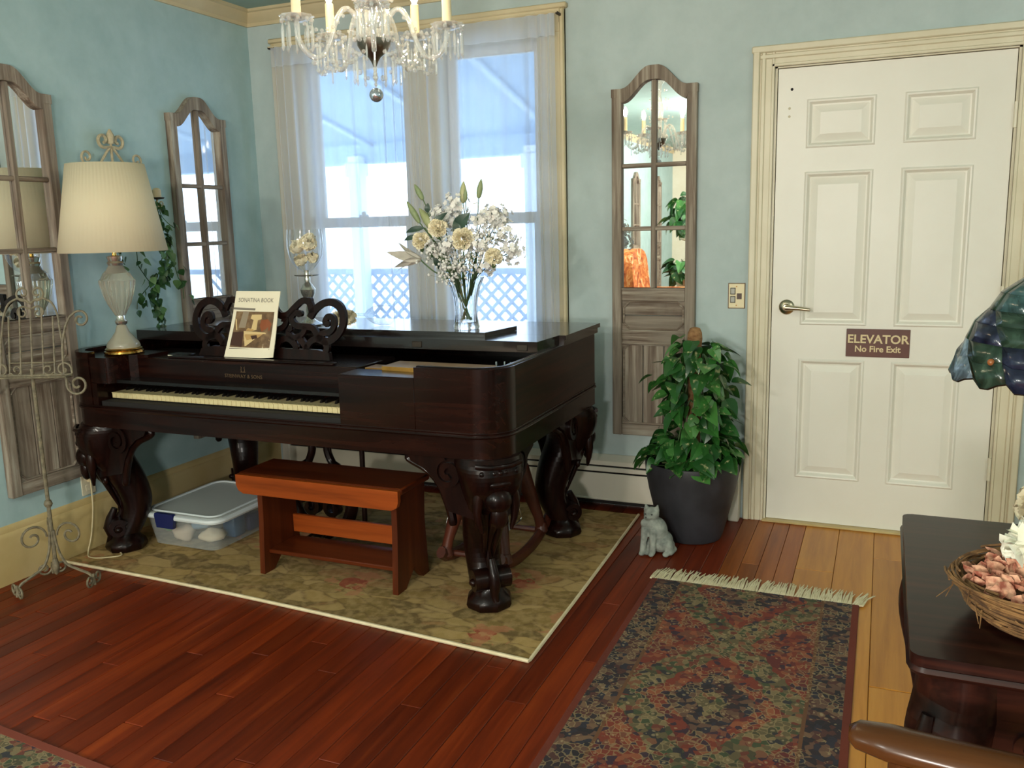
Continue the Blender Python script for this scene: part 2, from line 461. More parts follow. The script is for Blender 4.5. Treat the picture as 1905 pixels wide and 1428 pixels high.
# ------------------------------------------------------------------ elevator door
dr = thing('door_1', 'ivory six-panel door with a lever handle and a brown sign', None, ((D0+D1)/2, 0, 0)); dr['kind'] = 'structure'
X0, X1 = 2.818, 3.728
xs = [2.952, 3.207, 3.340, 3.587]; zs = [(.235, .767), (.945, 1.592), (1.716, 1.897)]
slab = MB(); yf, yb = .006, .05
slab.box(X0, X1, .02, yb, .012, 2.043)
def fr(a, b, c, d): slab.box(a, b, yf, .0205, c, d)
fr(X0, xs[0], .012, 2.043); fr(xs[1], xs[2], .012, 2.043); fr(xs[3], X1, .012, 2.043)
zz = [.012]+[q for z in zs for q in z]+[2.043]
for i in range(0, 8, 2):
    fr(xs[0], xs[1], zz[i], zz[i+1]); fr(xs[2], xs[3], zz[i], zz[i+1])
slab.build('door_slab', M_DOOR, dr, 0)
for (z0, z1) in zs:
    for (a, b) in ((xs[0], xs[1]), (xs[2], xs[3])):
        p = MB(); rows = []
        for ins, y in ((-.012, yf-.0005), (-.006, yf-.005), (0, yf-.004), (.010, yf+.010), (.016, yf+.011), (.045, yf+.001), (.048, yf+.001)):
            rows.append([(a+ins, y, z0+ins), (b-ins, y, z0+ins), (b-ins, y, z1-ins), (a+ins, y, z1-ins)])
        for i in range(len(rows)-1): p.strip(rows[i], rows[i+1], True)
        p.add(rows[-1], [[0, 1, 2, 3]])
        p.build('door_panel', M_DOOR, dr, 0)
M_NICKEL = flat('satin_nickel', srgb(200, 190, 165), .28, 1)
hd = MB(); rx = Matrix.Rotation(R(90), 3, 'X')
hd.lathe([(.033, 0), (.034, .004), (.028, .011), (.016, .014), (.013, .02), (.013, .045), (.0, .047)], (2.882, .006, 1.012), 20, rot=rx)
hd.tube([(2.882, -.036, 1.012), (2.90, -.04, 1.012), (2.935, -.04, 1.010), (2.985, -.037, 1.004)], [.013, .011, .009, .0075], 10)
hd.build('lever_handle', M_NICKEL, dr)
M_HINGE = flat('painted_hinge', srgb(226, 220, 198), .35)
for hz in (1.79, 1.06, .33):
    MB().lathe([(.008, -.05), (.008, .05)], (3.734, -.006, hz), 10).build('hinge', M_HINGE, dr)
pk = MB()
pk.lathe([(.006, 0), (.006, .001)], (2.876, .0062, 1.955), 12, rot=rx).build('screw_hole', M_DARK, dr)
M_PATCH = flat('filled_hole', srgb(206, 198, 172), .6)
for zz_ in (1.876, 1.842):
    MB().lathe([(.006, 0), (.005, .0008)], (2.868, .0062, zz_), 12, rot=rx).build('filled_hole', M_PATCH, dr)
# door casing with stepped profile
dc = MB()
def casing_v(x0, x1, z1, inner):
    s_ = 1 if inner > x0 else -1
    dc.box(x0, x1, -.014, .0, 0, z1, .002)
    a = x0 if s_ > 0 else x1
    dc.box(min(a, a+s_*.03), max(a, a+s_*.03), -.026, 0, 0, z1, .005); dc.box(min(a+s_*.036, a+s_*.055), max(a+s_*.036, a+s_*.055), -.021, 0, 0, z1, .004)
    b = x1 if s_ > 0 else x0
    dc.box(min(b, b-s_*.014), max(b, b-s_*.014), -.018, 0, 0, z1, .003)
casing_v(2.712, 2.805, 2.135, 2.8); casing_v(3.741, 3.840, 2.135, 3.74)
dc.box(2.712, 3.84, -.0145, 0, 2.052, 2.14, .002); dc.box(2.706, 3.846, -.027, 0, 2.112, 2.142, .005); dc.box(2.74, 3.81, -.0215, 0, 2.086, 2.106, .004); dc.box(2.79, 3.76, -.018, 0, 2.052, 2.066, .003)
dc.box(2.803, 2.815, -.004, .12, 0, 2.052); dc.box(3.731, 3.742, -.004, .12, 0, 2.052); dc.box(2.803, 3.742, -.004, .12, 2.046, 2.053)
struct('trim_4', dc, M_CASING, 'ivory stepped casing around the white door')
struct('trim_5', MB().box(2.80, 3.745, -.03, .1, 0, .0105, .004), varied('wood_threshold', srgb(190, 165, 110), srgb(205, 182, 128), 8, .4), 'pale threshold strip below the door')

# ------------------------------------------------------------------ porch outside the window
M_PORCHC = varied('pale_blue_porch_ceiling', srgb(152, 180, 208), srgb(164, 190, 214), 2, .6)
M_PORCHW = varied('white_porch_paint', srgb(226, 230, 234), srgb(234, 238, 240), 2, .55)
M_LATT = varied('grey_blue_lattice_paint', srgb(150, 168, 196), srgb(164, 182, 206), 5, .6)
M_YARD = varied('pale_gravel_yard', srgb(214, 214, 206), srgb(228, 228, 222), 1.5, .9)
struct('porch_floor', MB().box(-5, 7, .151, 2.75, -.25, -.10), varied('grey_porch_floor', srgb(150, 158, 166), srgb(165, 172, 180), 2, .6), 'grey porch floor outside the window')
struct('yard', MB().box(-40, 40, 2.75, 60, -.9, -.7), M_YARD, 'bright pale ground beyond the porch')
M_BATTEN = varied('light_blue_batten', srgb(182, 204, 224), srgb(192, 212, 230), 2, .6)
pc = struct('porch_ceiling', MB().add([(-5, .15, 2.72), (7, .15, 2.72), (7, 2.9, 2.10), (-5, 2.9, 2.10), (-5, .15, 2.80), (7, .15, 2.80), (7, 2.9, 2.18), (-5, 2.9, 2.18)],
            [(0, 1, 2, 3), (4, 7, 6, 5), (0, 4, 5, 1), (1, 5, 6, 2), (2, 6, 7, 3), (3, 7, 4, 0)]), M_PORCHC, 'pale blue sloping porch ceiling outside')
for i in range(13):
    xx = -4.4+i*.86; b_ = MB()
    b_.add([(xx, .16, 2.716), (xx+.05, .16, 2.716), (xx+.05, 2.88, 2.103), (xx, 2.88, 2.103), (xx, .16, 2.69), (xx+.05, .16, 2.69), (xx+.05, 2.88, 2.077), (xx, 2.88, 2.077)],
           [(0, 1, 2, 3), (4, 7, 6, 5), (0, 4, 5, 1), (1, 5, 6, 2), (2, 6, 7, 3), (3, 7, 4, 0)])
    b_.build('batten', M_BATTEN, pc, 0)
struct('porch_beam', MB().box(-5, 7, 2.72, 2.9, 1.98, 2.16, .005), M_PORCHC, 'pale blue beam at the porch edge')
for i, px_ in enumerate((-3.0, -1.05, .62, 2.3)):
    t = MB().box(px_-.06, px_+.06, 2.62, 2.74, -.1, 2.04, .008); t.box(px_-.08, px_+.08, 2.60, 2.745, 1.86, 1.98, .008)
    o = t.build('porch_post', M_PORCHW, at=(px_, 2.68, -.1)); tag(o, ['white porch post far left beyond the window frame', 'white porch post left of the left window view', 'white porch post seen through the left window', 'white porch post right of the windows'][i], 'post', 'white porch posts')
rl = thing('porch_railing', 'blue-grey lattice porch railing seen through the sheer curtain', 'railing', (0, 2.8, -.1))
MB().box(-5, 4, 2.76, 2.86, 1.0, 1.05, .006).build('top_rail', M_LATT, rl)
MB().box(-5, 4, 2.78, 2.84, -.02, .03, .006).build('bottom_rail', M_LATT, rl)
sl = MB(); c45 = math.sqrt(.5)
def slat(sgn):
    mb = MB(); w = .02; L = 1.0
    mb.add([(-w, 0, 0), (w, 0, 0), (w+sgn*L, 0, L), (-w+sgn*L, 0, L), (-w, .008, 0), (w, .008, 0), (w+sgn*L, .008, L), (-w+sgn*L, .008, L)],
           [(0, 1, 2, 3), (4, 7, 6, 5), (0, 4, 5, 1), (1, 5, 6, 2), (2, 6, 7, 3), (3, 7, 4, 0)])
    return mb
for sgn in (1, -1):
    s0 = None
    for k in range(52):
        xx = -4.4+k*.125
        if s0 is None:
            s0 = slat(sgn).build('slat', M_LATT, None, 0); s0.parent = rl; o = s0
        else: o = link_copy(s0, 'slat', rl)
        o.location = (xx, .0 if sgn > 0 else .009, .11)
# ------------------------------------------------------------------ sheer curtains and rod
def sheer(name):
    m = bpy.data.materials.new(name); m.use_nodes = True; nt = m.node_tree; nt.nodes.clear()
    o = nd(nt, 'ShaderNodeOutputMaterial'); tr = nd(nt, 'ShaderNodeBsdfTransparent'); tl = nd(nt, 'ShaderNodeBsdfTranslucent'); df = nd(nt, 'ShaderNodeBsdfDiffuse')
    tl.inputs[0].default_value = (.80, .88, 1.0, 1); df.inputs[0].default_value = (.80, .86, .97, 1); tr.inputs[0].default_value = (.97, .98, 1, 1)
    m1 = nd(nt, 'ShaderNodeMixShader'); m1.inputs[0].default_value = .42; nt.links.new(tl.outputs[0], m1.inputs[1]); nt.links.new(df.outputs[0], m1.inputs[2])
    lw = nd(nt, 'ShaderNodeLayerWeight'); lw.inputs['Blend'].default_value = .5
    v = coord(nt, 'Object', (1, 1, 1)); z = sep(nt, v)[2]
    hem = mth(nt, 'MULTIPLY', mth(nt, 'GREATER_THAN', z, 1.615), .30)
    f = mth(nt, 'ADD', mth(nt, 'MULTIPLY_ADD', mth(nt, 'POWER', lw.outputs['Facing'], 1.3), .38, .42), hem)
    m2 = nd(nt, 'ShaderNodeMixShader'); nt.links.new(f, m2.inputs[0]); nt.links.new(tr.outputs[0], m2.inputs[1]); nt.links.new(m1.outputs[0], m2.inputs[2]); nt.links.new(m2.outputs[0], o.inputs[0])
    return m
M_SHEER = sheer('white_sheer_voile')
def curtain(x0, x1, seed, label, dens):
    rg = random.Random(seed); n = 230; rows = 14; vs_ = []; fs_ = []
    ph = 0; phs = []
    for i in range(n+1):
        t = i/n
        phs.append(ph); ph += (dens(t))*TAU/n
    jit = [rg.uniform(-.4, .4) for _ in range(40)]
    for j in range(rows+1):
        s_ = j/rows; z = .655+(2.368-.655)*s_
        for i in range(n+1):
            t = i/n; a = phs[i]; k = int(a/TAU) % 40
            amp = (.011+.010*(.5+.5*jit[k]))*(1-.45*s_**6)*(min(1, dens(t)/14)*.7+.3)
            wob = .006*math.sin(1.7*s_*PI+jit[k]*3)*(1-s_)
            vs_.append((x0+(x1-x0)*t+wob, -.078+amp*math.sin(a+jit[k]*.8*(1-s_)), z))
    for j in range(rows):
        for i in range(n):
            q = j*(n+1)+i; fs_.append([q, q+1, q+n+2, q+n+1])
    mb = MB(); mb.add(vs_, fs_)
    o = mb.build('sheer_curtain', M_SHEER, at=((x0+x1)/2, -.078, .655), smooth=180, recalc=False)
    return tag(o, label, 'curtain', 'white sheer curtains over the double window')
def dn(t): return 6+11*math.exp(-((t-.05)/.12)**2)+12*math.exp(-((t-.95)/.14)**2)+4*math.exp(-((t-.62)/.05)**2)
curtain(.205, 1.015, 3, 'left white sheer curtain panel behind the silver goblet', dn)
curtain(1.02, 1.815, 8, 'right white sheer curtain panel behind the flower vase', lambda t: dn(1-t))
M_IRON = flat('dark_bronze_iron', srgb(58, 50, 44), .45, .6)
rod = thing('curtain_rod', 'thin curtain rod across the top of the double window', 'curtain rod', (1.0, -.078, 2.372))
MB().tube([(.19, -.078, 2.372), (1.83, -.078, 2.372)], .0035, 8).build('rod', M_TRIM, rod)
for bx_ in (.192, 1.828):
    MB().box(bx_-.006, bx_+.006, -.08, -.022, 2.362, 2.374, .002).box(bx_-.008, bx_+.008, -.028, -.022, 2.335, 2.385, .002).build('bracket', M_IRON, rod)

# ------------------------------------------------------------------ baseboard heater
ht = thing('baseboard_heater', 'long low ivory baseboard heater under the window wall', 'heater', (1.4, -.04, 0))
hx0, hx1 = .10, 2.66
MB().box(hx0, hx1, -.012, -.001, .03, .262, .002).build('back_plate', M_HEAT, ht)
MB().add([(hx0, -.010, .262), (hx1, -.010, .262), (hx1, -.010, .250), (hx0, -.010, .250), (hx0, -.060, .240), (hx1, -.060, .240), (hx1, -.060, .218), (hx0, -.060, .218)],
         [(0, 1, 5, 4), (4, 5, 6, 7), (3, 7, 6, 2), (0, 3, 2, 1), (0, 4, 7, 3), (1, 2, 6, 5)]).build('top_cover', M_HEAT, ht, 0)
MB().box(hx0, hx1, -.05, -.013, .195, .217).build('dark_slot', M_DARK, ht, 0)
MB().box(hx0, hx1, -.066, -.052, .186, .209, .003).build('damper', M_HEAT, ht)
MB().box(hx0, hx1, -.066, -.060, .045, .178, .003).build('front_panel', M_HEAT, ht)
MB().box(hx0, hx1, -.058, -.014, .02, .18).build('element', M_DARK, ht, 0)
MB().box(hx0, hx1, -.072, -.055, .040, .050, .003).build('bottom_lip', M_HEAT, ht)
for a in (hx0-.01, hx1-.01):
    MB().box(a, a+.05, -.074, -.001, .0, .268, .004).build('end_cap', M_HEAT, ht)

# ------------------------------------------------------------------ arched shutter mirrors
def weathered(name, along):
    m, nt, b = newmat(name, srgb(110, 92, 78), .75)
    st = {'Z': (1, 1, .05), 'H': (.05, .05, 1)}[along]
    v = coord(nt, 'Object', st, rnd=3.1)
    n1 = noise(nt, v, 34, 6, .65, .4); n2 = noise(nt, coord(nt, 'Object', (1, 1, .3), rnd=5), 7, 4)
    c = ramp(nt, n1, [(.28, srgb(70, 54, 44)), (.44, srgb(108, 92, 78)), (.54, srgb(142, 128, 112)), (.68, srgb(182, 174, 158))])
    c = mixc(nt, ramp(nt, n2, [(.40, (0, 0, 0, 1)), (.62, (.6, .6, .6, 1))]), c, srgb(140, 130, 116))
    setcol(nt, b, c); bump(nt, b, n1, .25, .002)
    return m
M_WEATH = weathered('whitewashed_brown_wood', 'Z'); M_WEATH_H = weathered('whitewashed_brown_wood_rails', 'H')
M_MIRROR = flat('silvered_mirror', (.90, .92, .92, 1), .012, 1)
def arched_mirror(loc, to3, label, group, hang=(0, 0, 0)):
    root = thing('arched_mirror', label, 'mirror', loc, group)
    def P(mb, x0, x1, z0, z1, d0, d1, bv=.003):
        q = MB().box(x0, x1, d0, d1, z0, z1, bv)
        mb.add([to3(p.x, p.z, p.y) for p in q.v], q.f)
    def ogee(x, base, rise):
        t = min(1, max(0, (abs(x)-.018)/.135)); s_ = .5+.5*math.cos(PI*t); return base+rise*s_
    W = .20; st = .048
    fr_ = MB()
    P(fr_, -W+.0015, -W+st, 0, 1.61, 0, .034); P(fr_, W-st, W-.0015, 0, 1.61, 0, .034)
    xs_ = [-W+.4*i/32 for i in range(33)]
    out = [(x, ogee(x, 1.637, .093)) for x in xs_]; inn = [(x, ogee(x, 1.575, .093) if abs(x) < W-st+.003 else 1.60) for x in xs_]
    n = len(xs_); vs_ = []
    for d in (0, .036):
        vs_ += [to3(x, z, d) for x, z in out]+[to3(x, z, d) for x, z in inn]
    fs_ = []; o = 2*n
    for i in range(n-1):
        fs_ += [[i, i+1, n+i+1, n+i], [o+i, o+n+i, o+n+i+1, o+i+1], [i, o+i, o+i+1, i+1], [n+i, n+i+1, o+n+i+1, o+n+i]]
    fs_ += [[0, n, o+n, o], [n-1, o+n-1, o+2*n-1, 2*n-1]]
    fr_.add(vs_, fs_); fr_.build('frame', M_WEATH, root)
    b = MB(); P(b, -W+st, W-st, 0, .055, 0, .030); b.build('bottom_rail', M_WEATH_H, root)
    b = MB(); P(b, -W+st, W-st, .455, .520, 0, .030); P(b, -W+st, W-st, .452, .460, 0, .034, .002); b.build('middle_rail', M_WEATH_H, root)
    b = MB(); P(b, -W+st, W-st, .66, .722, 0, .030); P(b, -W+st, W-st, .712, .722, 0, .034, .002); b.build('upper_rail', M_WEATH_H, root)
    for k in range(3):                                    # lower shutter planks
        w = (2*W-2*st)/3; b = MB(); P(b, -W+st+k*w+.0015, -W+st+(k+1)*w-.0015, .055, .455, .004, .016, .003); b.build('plank', M_WEATH, root)
    for k in range(2):
        b = MB(); P(b, -W+st, W-st, .52+k*.07+.001, .52+(k+1)*.07-.001, .004, .015, .003); b.build('plank', M_WEATH_H, root)
    for (z0, z1) in ((.06, .45), (.525, .655)):           # moulding with cut corners
        a = W-st-.008; c = .028
        pts = [(-a+c, z0), (a-c, z0), (a, z0+c), (a, z1-c), (a-c, z1), (-a+c, z1), (-a, z1-c), (-a, z0+c)]
        b = MB(); b.tube([to3(x, z, .019) for x, z in pts], .0055, 6, close=True); b.build('panel_moulding', M_WEATH_H, root)
        for sx in (-1, 1):
            for zz_, sz in ((z0, 1), (z1, -1)):
                t = MB(); t.prism([(sx*(a+.008), zz_-sz*.005), (sx*(a-c), zz_-sz*.005), (sx*(a+.008), zz_+sz*c)], to3, .004, .02); t.build('corner_block', M_WEATH_H, root)
    mu = MB(); P(mu, -.012, .012, .72, 1.668, .008, .028, .004); mu.build('muntin', M_WEATH, root)
    for z in (1.000, 1.290):
        mu = MB(); P(mu, -W+st, W-st, z-.010, z+.010, .008, .026, .004); mu.build('muntin', M_WEATH_H, root)
    for sx in (-1, 1):
        a0, a1 = sorted((sx*.008, sx*(W-st+.004)))
        for z0, z1 in ((.715, .995), (1.005, 1.285)):
            MB().prism([(a0, z0), (a1, z0), (a1, z1), (a0, z1)], to3, .004, .010).build('mirror_pane', M_MIRROR, root, 0)
        up_ = [(a0+(a1-a0)*i/10, ogee(a0+(a1-a0)*i/10, 1.585, .093)) for i in range(11)]
        MB().prism([(a0, 1.295), (a1, 1.295)]+up_[::-1], to3, .004, .010).build('mirror_pane', M_MIRROR, root, 0)
    return root
MG = 'arched whitewashed shutter mirrors'
z0m = .375
def on_back(xc): return lambda a, z, d: (xc+a, -.001-d, z0m+z)
def on_left(yc, z0=z0m): return lambda a, z, d: (.001+d, yc+a, z0+z)
arched_mirror((2.275, 0, z0m), on_back(2.275), 'arched weathered wood mirror between the window and the white door', MG)
arched_mirror((0, -.478, z0m-.025), on_left(-.478, z0m-.025), 'arched weathered wood mirror on the left wall nearest the corner', MG)
arched_mirror((0, -1.545, z0m-.025), on_left(-1.545, z0m-.025), 'arched weathered wood mirror behind the wire music stand, cut by the edge', MG)
arched_mirror((0, -8.2, z0m), on_left(-8.2), 'farther small arched mirror seen only as a reflection, left one', MG)
arched_mirror((0, -9.5, z0m), on_left(-9.5), 'farther small arched mirror seen only as a reflection, right one', MG)

# ------------------------------------------------------------------ rugs
def floral_rug():
    m, nt, b = newmat('floral_rug_pile', srgb(160, 140, 100), .95)
    v = coord(nt, 'Position'); 
    dn_ = nd(nt, 'ShaderNodeTexNoise'); dn_.inputs['Scale'].default_value = 5; nt.links.new(v, dn_.inputs['Vector'])
    vm = nd(nt, 'ShaderNodeVectorMath', operation='MULTIPLY_ADD'); nt.links.new(dn_.outputs['Color'], vm.inputs[0]); vm.inputs[1].default_value = (.16, .16, 0); nt.links.new(v, vm.inputs[2])
    mp = nd(nt, 'ShaderNodeMapping'); mp.inputs['Rotation'].default_value = (0, 0, R(25)); mp.inputs['Scale'].default_value = (1, 2.1, 1); nt.links.new(vm.outputs[0], mp.inputs[0])
    vc = nd(nt, 'ShaderNodeTexVoronoi'); vc.inputs['Scale'].default_value = 7.5; nt.links.new(mp.outputs[0], vc.inputs['Vector'])
    cell = sep(nt, vc.outputs['Color'])[0]
    c = ramp(nt, cell, [(0, srgb(164, 144, 96)), (.18, srgb(140, 120, 72)), (.34, srgb(172, 152, 108)), (.5, srgb(128, 110, 64)), (.64, srgb(166, 144, 94)), (.78, srgb(150, 118, 78)), (.9, srgb(112, 96, 58))], 'CONSTANT')
    edge = voro(nt, mp.outputs[0], 7.5, 'DISTANCE_TO_EDGE')
    c = mixc(nt, ramp(nt, edge, [(.0, (.7, .7, .7, 1)), (.09, (0, 0, 0, 1))]), c, srgb(104, 84, 50))
    n2 = noise(nt, v, 30, 5); c = mixc(nt, ramp(nt, n2, [(.42, (0, 0, 0, 1)), (.62, (.45, .45, .45, 1))]), c, srgb(188, 166, 124))
    fl_ = voro(nt, vm.outputs[0], 2.1); big = noise(nt, v, 16, 3)
    fm = mth(nt, 'MULTIPLY', mth(nt, 'LESS_THAN', fl_, .15), mth(nt, 'GREATER_THAN', big, .47))
    c = mixc(nt, mth(nt, 'MULTIPLY', fm, .8), c, srgb(150, 62, 46))
    fm2 = mth(nt, 'MULTIPLY', mth(nt, 'LESS_THAN', fl_, .26), mth(nt, 'GREATER_THAN', noise(nt, v, 11, 3), .53))
    c = mixc(nt, mth(nt, 'MULTIPLY', fm2, .55), c, srgb(182, 122, 96))
    c = mixc(nt, 1.0, c, (1.0, .86, .66, 1), 'MULTIPLY')
    setcol(nt, b, c); bump(nt, b, noise(nt, v, 350, 2), .4, .003)
    return m
M_FLORAL = floral_rug(); M_BIND = varied('cream_rug_binding', srgb(218, 200, 160), srgb(232, 216, 180), 20, .8)
fr_pts = [(.03, -1.545), (.55, -1.556), (1.0, -1.575), (1.42, -1.603), (1.85, -1.636), (2.272, -1.672)]
rug = thing('floral_rug', 'beige and olive floral rug with cream binding under the piano', 'rug', (1.15, -.85, 0))
out = fr_pts+[(2.262, -1.2), (2.25, -.7), (2.235, -.14), (.03, -.14)]
MB().prism(out, lambda a, b, d: (a, b, d), .0006, .008).build('pile', M_FLORAL, rug, 30)
MB().tube([(p[0], p[1]-.002, .0075) for p in fr_pts]+[(2.273, -1.66, .0075), (2.264, -1.2, .0075), (2.252, -.7, .0075), (2.237, -.14, .0075)], .0068, 6).build('binding', M_BIND, rug)

def persian(name, medal, wide=False):
    m, nt, b = newmat(name, srgb(60, 46, 46), .95)
    v = coord(nt, 'Object'); s_ = sep(nt, v); ax = mth(nt, 'ABSOLUTE', mth(nt, 'SUBTRACT', mth(nt, 'MODULO', mth(nt, 'ADD', s_[0], 14.0), .70), .35)) if wide else mth(nt, 'ABSOLUTE', s_[0])
    dn_ = nd(nt, 'ShaderNodeTexNoise'); dn_.inputs['Scale'].default_value = 22; nt.links.new(v, dn_.inputs['Vector'])
    vm = nd(nt, 'ShaderNodeVectorMath', operation='MULTIPLY_ADD'); nt.links.new(dn_.outputs['Color'], vm.inputs[0]); vm.inputs[1].default_value = (.03, .03, 0); nt.links.new(v, vm.inputs[2])
    vc = nd(nt, 'ShaderNodeTexVoronoi'); vc.inputs['Scale'].default_value = 52; nt.links.new(vm.outputs[0], vc.inputs['Vector'])
    cell = sep(nt, vc.outputs['Color'])[0]; cell2 = sep(nt, vc.outputs['Color'])[1]
    pal_f = [(0, srgb(104, 92, 64)), (.22, srgb(78, 74, 52)), (.36, srgb(112, 58, 44)), (.46, srgb(132, 114, 80)), (.62, srgb(54, 52, 54)), (.74, srgb(128, 84, 60)), (.86, srgb(70, 80, 54))]
    pal_d = [(0, srgb(52, 42, 46)), (.25, srgb(84, 52, 46)), (.42, srgb(50, 48, 58)), (.55, srgb(104, 76, 62)), (.7, srgb(44, 40, 44)), (.84, srgb(120, 92, 70))]
    pal_r = [(0, srgb(126, 56, 40)), (.3, srgb(104, 46, 42)), (.5, srgb(146, 84, 56)), (.68, srgb(64, 44, 56)), (.84, srgb(120, 72, 54))]
    field = ramp(nt, cell, pal_f, 'CONSTANT'); dark = ramp(nt, cell, pal_d, 'CONSTANT'); red = ramp(nt, cell, pal_r, 'CONSTANT')
    # repeating diamonds down the runner
    per = .80
    yy = mth(nt, 'SUBTRACT', mth(nt, 'MODULO', mth(nt, 'ADD', s_[1], 40*per+medal), per), per/2)
    wob = mth(nt, 'MULTIPLY', noise(nt, v, 14, 2), .35)
    d = mth(nt, 'ADD', mth(nt, 'ADD', mth(nt, 'MULTIPLY', ax, 1/.24), mth(nt, 'MULTIPLY', mth(nt, 'ABSOLUTE', yy), 1/.36)), mth(nt, 'SUBTRACT', wob, .175))
    c = mixc(nt, mth(nt, 'LESS_THAN', d, .86), field, red); c = mixc(nt, mth(nt, 'LESS_THAN', d, .56), c, dark)
    c = mixc(nt, mth(nt, 'LESS_THAN', d, .22), c, field)
    c = mixc(nt, mth(nt, 'GREATER_THAN', d, 1.34), c, red)
    c = mixc(nt, mth(nt, 'GREATER_THAN', ax, .262), c, dark)
    ln = mth(nt, 'LESS_THAN', mth(nt, 'ABSOLUTE', mth(nt, 'SUBTRACT', ax, .262)), .0055)
    c = mixc(nt, ln, c, srgb(110, 74, 48))
    ed = voro(nt, vm.outputs[0], 52, 'DISTANCE_TO_EDGE')
    lm = mth(nt, 'MULTIPLY', mth(nt, 'LESS_THAN', ed, .07), mth(nt, 'GREATER_THAN', noise(nt, v, 9, 3), .5))
    c = mixc(nt, mth(nt, 'MULTIPLY', lm, .5), c, srgb(168, 146, 104))
    sp = mth(nt, 'MULTIPLY', mth(nt, 'LESS_THAN', vc.outputs['Distance'], .26), mth(nt, 'GREATER_THAN', cell2, .62))
    c = mixc(nt, mth(nt, 'MULTIPLY', sp, .5), c, srgb(182, 160, 120))
    if not wide: c = mixc(nt, mth(nt, 'GREATER_THAN', ax, .362), c, srgb(112, 46, 27))
    c = mixc(nt, 1.0, c, ramp(nt, noise(nt, v, 3.0, 4), [(.3, (.72, .72, .76, 1)), (.7, (1.0, .95, .9, 1))]), 'MULTIPLY')
    setcol(nt, b, c); bump(nt, b, noise(nt, v, 400, 2), .4, .003)
    return m
M_PERS = persian('persian_runner_pile', .02)
run = thing('runner_rug', 'long dark Persian runner rug with cream fringe in front of the door', 'rug', (2.868, -2.1, 0))
MB().box(2.483, 3.253, -3.5, -.87, .0006, .009, .002).build('pile', M_PERS, run, 30)
M_FRINGE = varied('cream_fringe', srgb(214, 202, 164), srgb(232, 222, 190), 30, .9)
fg = MB(); rg = random.Random(4)
for k in range(190):
    x_ = 2.478+.785*k/189+rg.uniform(-.002, .002); L = rg.uniform(.095, .135); dx = rg.uniform(-.018, .012)+.012+(.03 if k > 180 else 0)
    fg.tube([(x_, -.874, .007), (x_+dx*.4, -.87+L*.5, .006+rg.random()*.006), (x_+dx, -.87+L, .0045)], [.0032, .003, .0012], 5)
o = fg.build('fringe', M_FRINGE, run); o['kind'] = 'stuff'
M_PERS2 = persian('persian_area_rug_pile', .3, True)
r2 = thing('area_rug', 'dark Persian area rug corner at the lower left edge of the picture', 'rug', (.75, -3.2, 0))
o = MB().box(-1.45, 1.60, -.42, .64, .0006, .009, .002).build('pile', M_PERS2, None, 30); o.parent = r2; o.rotation_euler = (0, 0, R(-4.6)); o.location = (0, 0, 0)
o2 = MB().box(-1.46, 1.61, .625, .655, .0004, .0095, .002).build('red_edge', flat('brick_red_binding', srgb(120, 52, 34), .9), None, 30); o2.parent = r2; o2.rotation_euler = (0, 0, R(-4.6))
# ------------------------------------------------------------------ square grand piano
def rosewood(name, along, rough=.22, k=1.0):
    m, nt, b = newmat(name, srgb(46, 22, 18), rough)
    st = {'X': (.05, 1, 1), 'Y': (1, .05, 1), 'Z': (1, 1, .08)}[along]
    v = coord(nt, 'Object', st); n = noise(nt, v, 26, 6, .62, 1.2)
    q = lambda r, g, bb: tuple(c*k for c in srgb(r, g, bb)[:3])+(1,)
    setcol(nt, b, ramp(nt, n, [(.30, q(30, 14, 12)), (.5, q(56, 27, 21)), (.72, q(84, 42, 30))]))
    b.inputs['Coat Weight'].default_value = .12; b.inputs['Coat Roughness'].default_value = .12; b.inputs['Specular IOR Level'].default_value = .18
    return m
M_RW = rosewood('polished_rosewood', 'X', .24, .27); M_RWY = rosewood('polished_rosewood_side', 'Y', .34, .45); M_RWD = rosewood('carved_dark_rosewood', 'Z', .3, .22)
M_EBON = flat('black_lacquer', srgb(18, 15, 16), .25); M_LID = flat('dark_lacquered_lid', srgb(30, 22, 20), .2, Coat_Weight=.4, Coat_Roughness=.05)
M_IVORY = varied('ivory_key', srgb(214, 196, 140), srgb(228, 212, 164), 30, .35); M_EBKEY = flat('ebony_key', srgb(20, 17, 16), .35)
M_GOLDP = varied('gilded_iron_plate', srgb(150, 108, 44), srgb(178, 134, 62), 14, .38, metal=.7)
M_STEEL = flat('polished_steel', srgb(190, 192, 196), .2, 1); M_GILT = flat('faded_gilt_lettering', srgb(98, 76, 52), .5, .3)
PX0, PX1, PY0, PY1 = .046, 2.10, -1.45, -.37
pno = thing('square_grand_piano', 'antique dark rosewood square grand piano with massive carved cabriole legs', 'piano', (1.07, -.91, .008))
def outline(off=0, n=10, rf=.13, rb=.03):
    x0, x1, y0, y1 = PX0-off, PX1+off, PY0-off, PY1+off; pts = []
    for (cx_, cy_, r, a0) in ((x1-rf, y0+rf, rf, -90), (x1-rb, y1-rb, rb, 0), (x0+rb, y1-rb, rb, 90), (x0+rf, y0+rf, rf, 180)):
        for i in range(n+1):
            a = R(a0+90*i/n); pts.append((cx_+r*math.cos(a), cy_+r*math.sin(a)))
    return pts
up3 = lambda a, b, d: (a, b, d)
MB().prism(outline(.0), up3, .60, .676).build('base_frame', M_RW, pno, 30)
mo = MB(); mo.tube([(p[0], p[1], .680) for p in outline(.001)], .006, 6, close=True); mo.tube([(p[0], p[1], .692) for p in outline(.0)], .0035, 6, close=True)
mo.build('moulding', M_RW, pno)
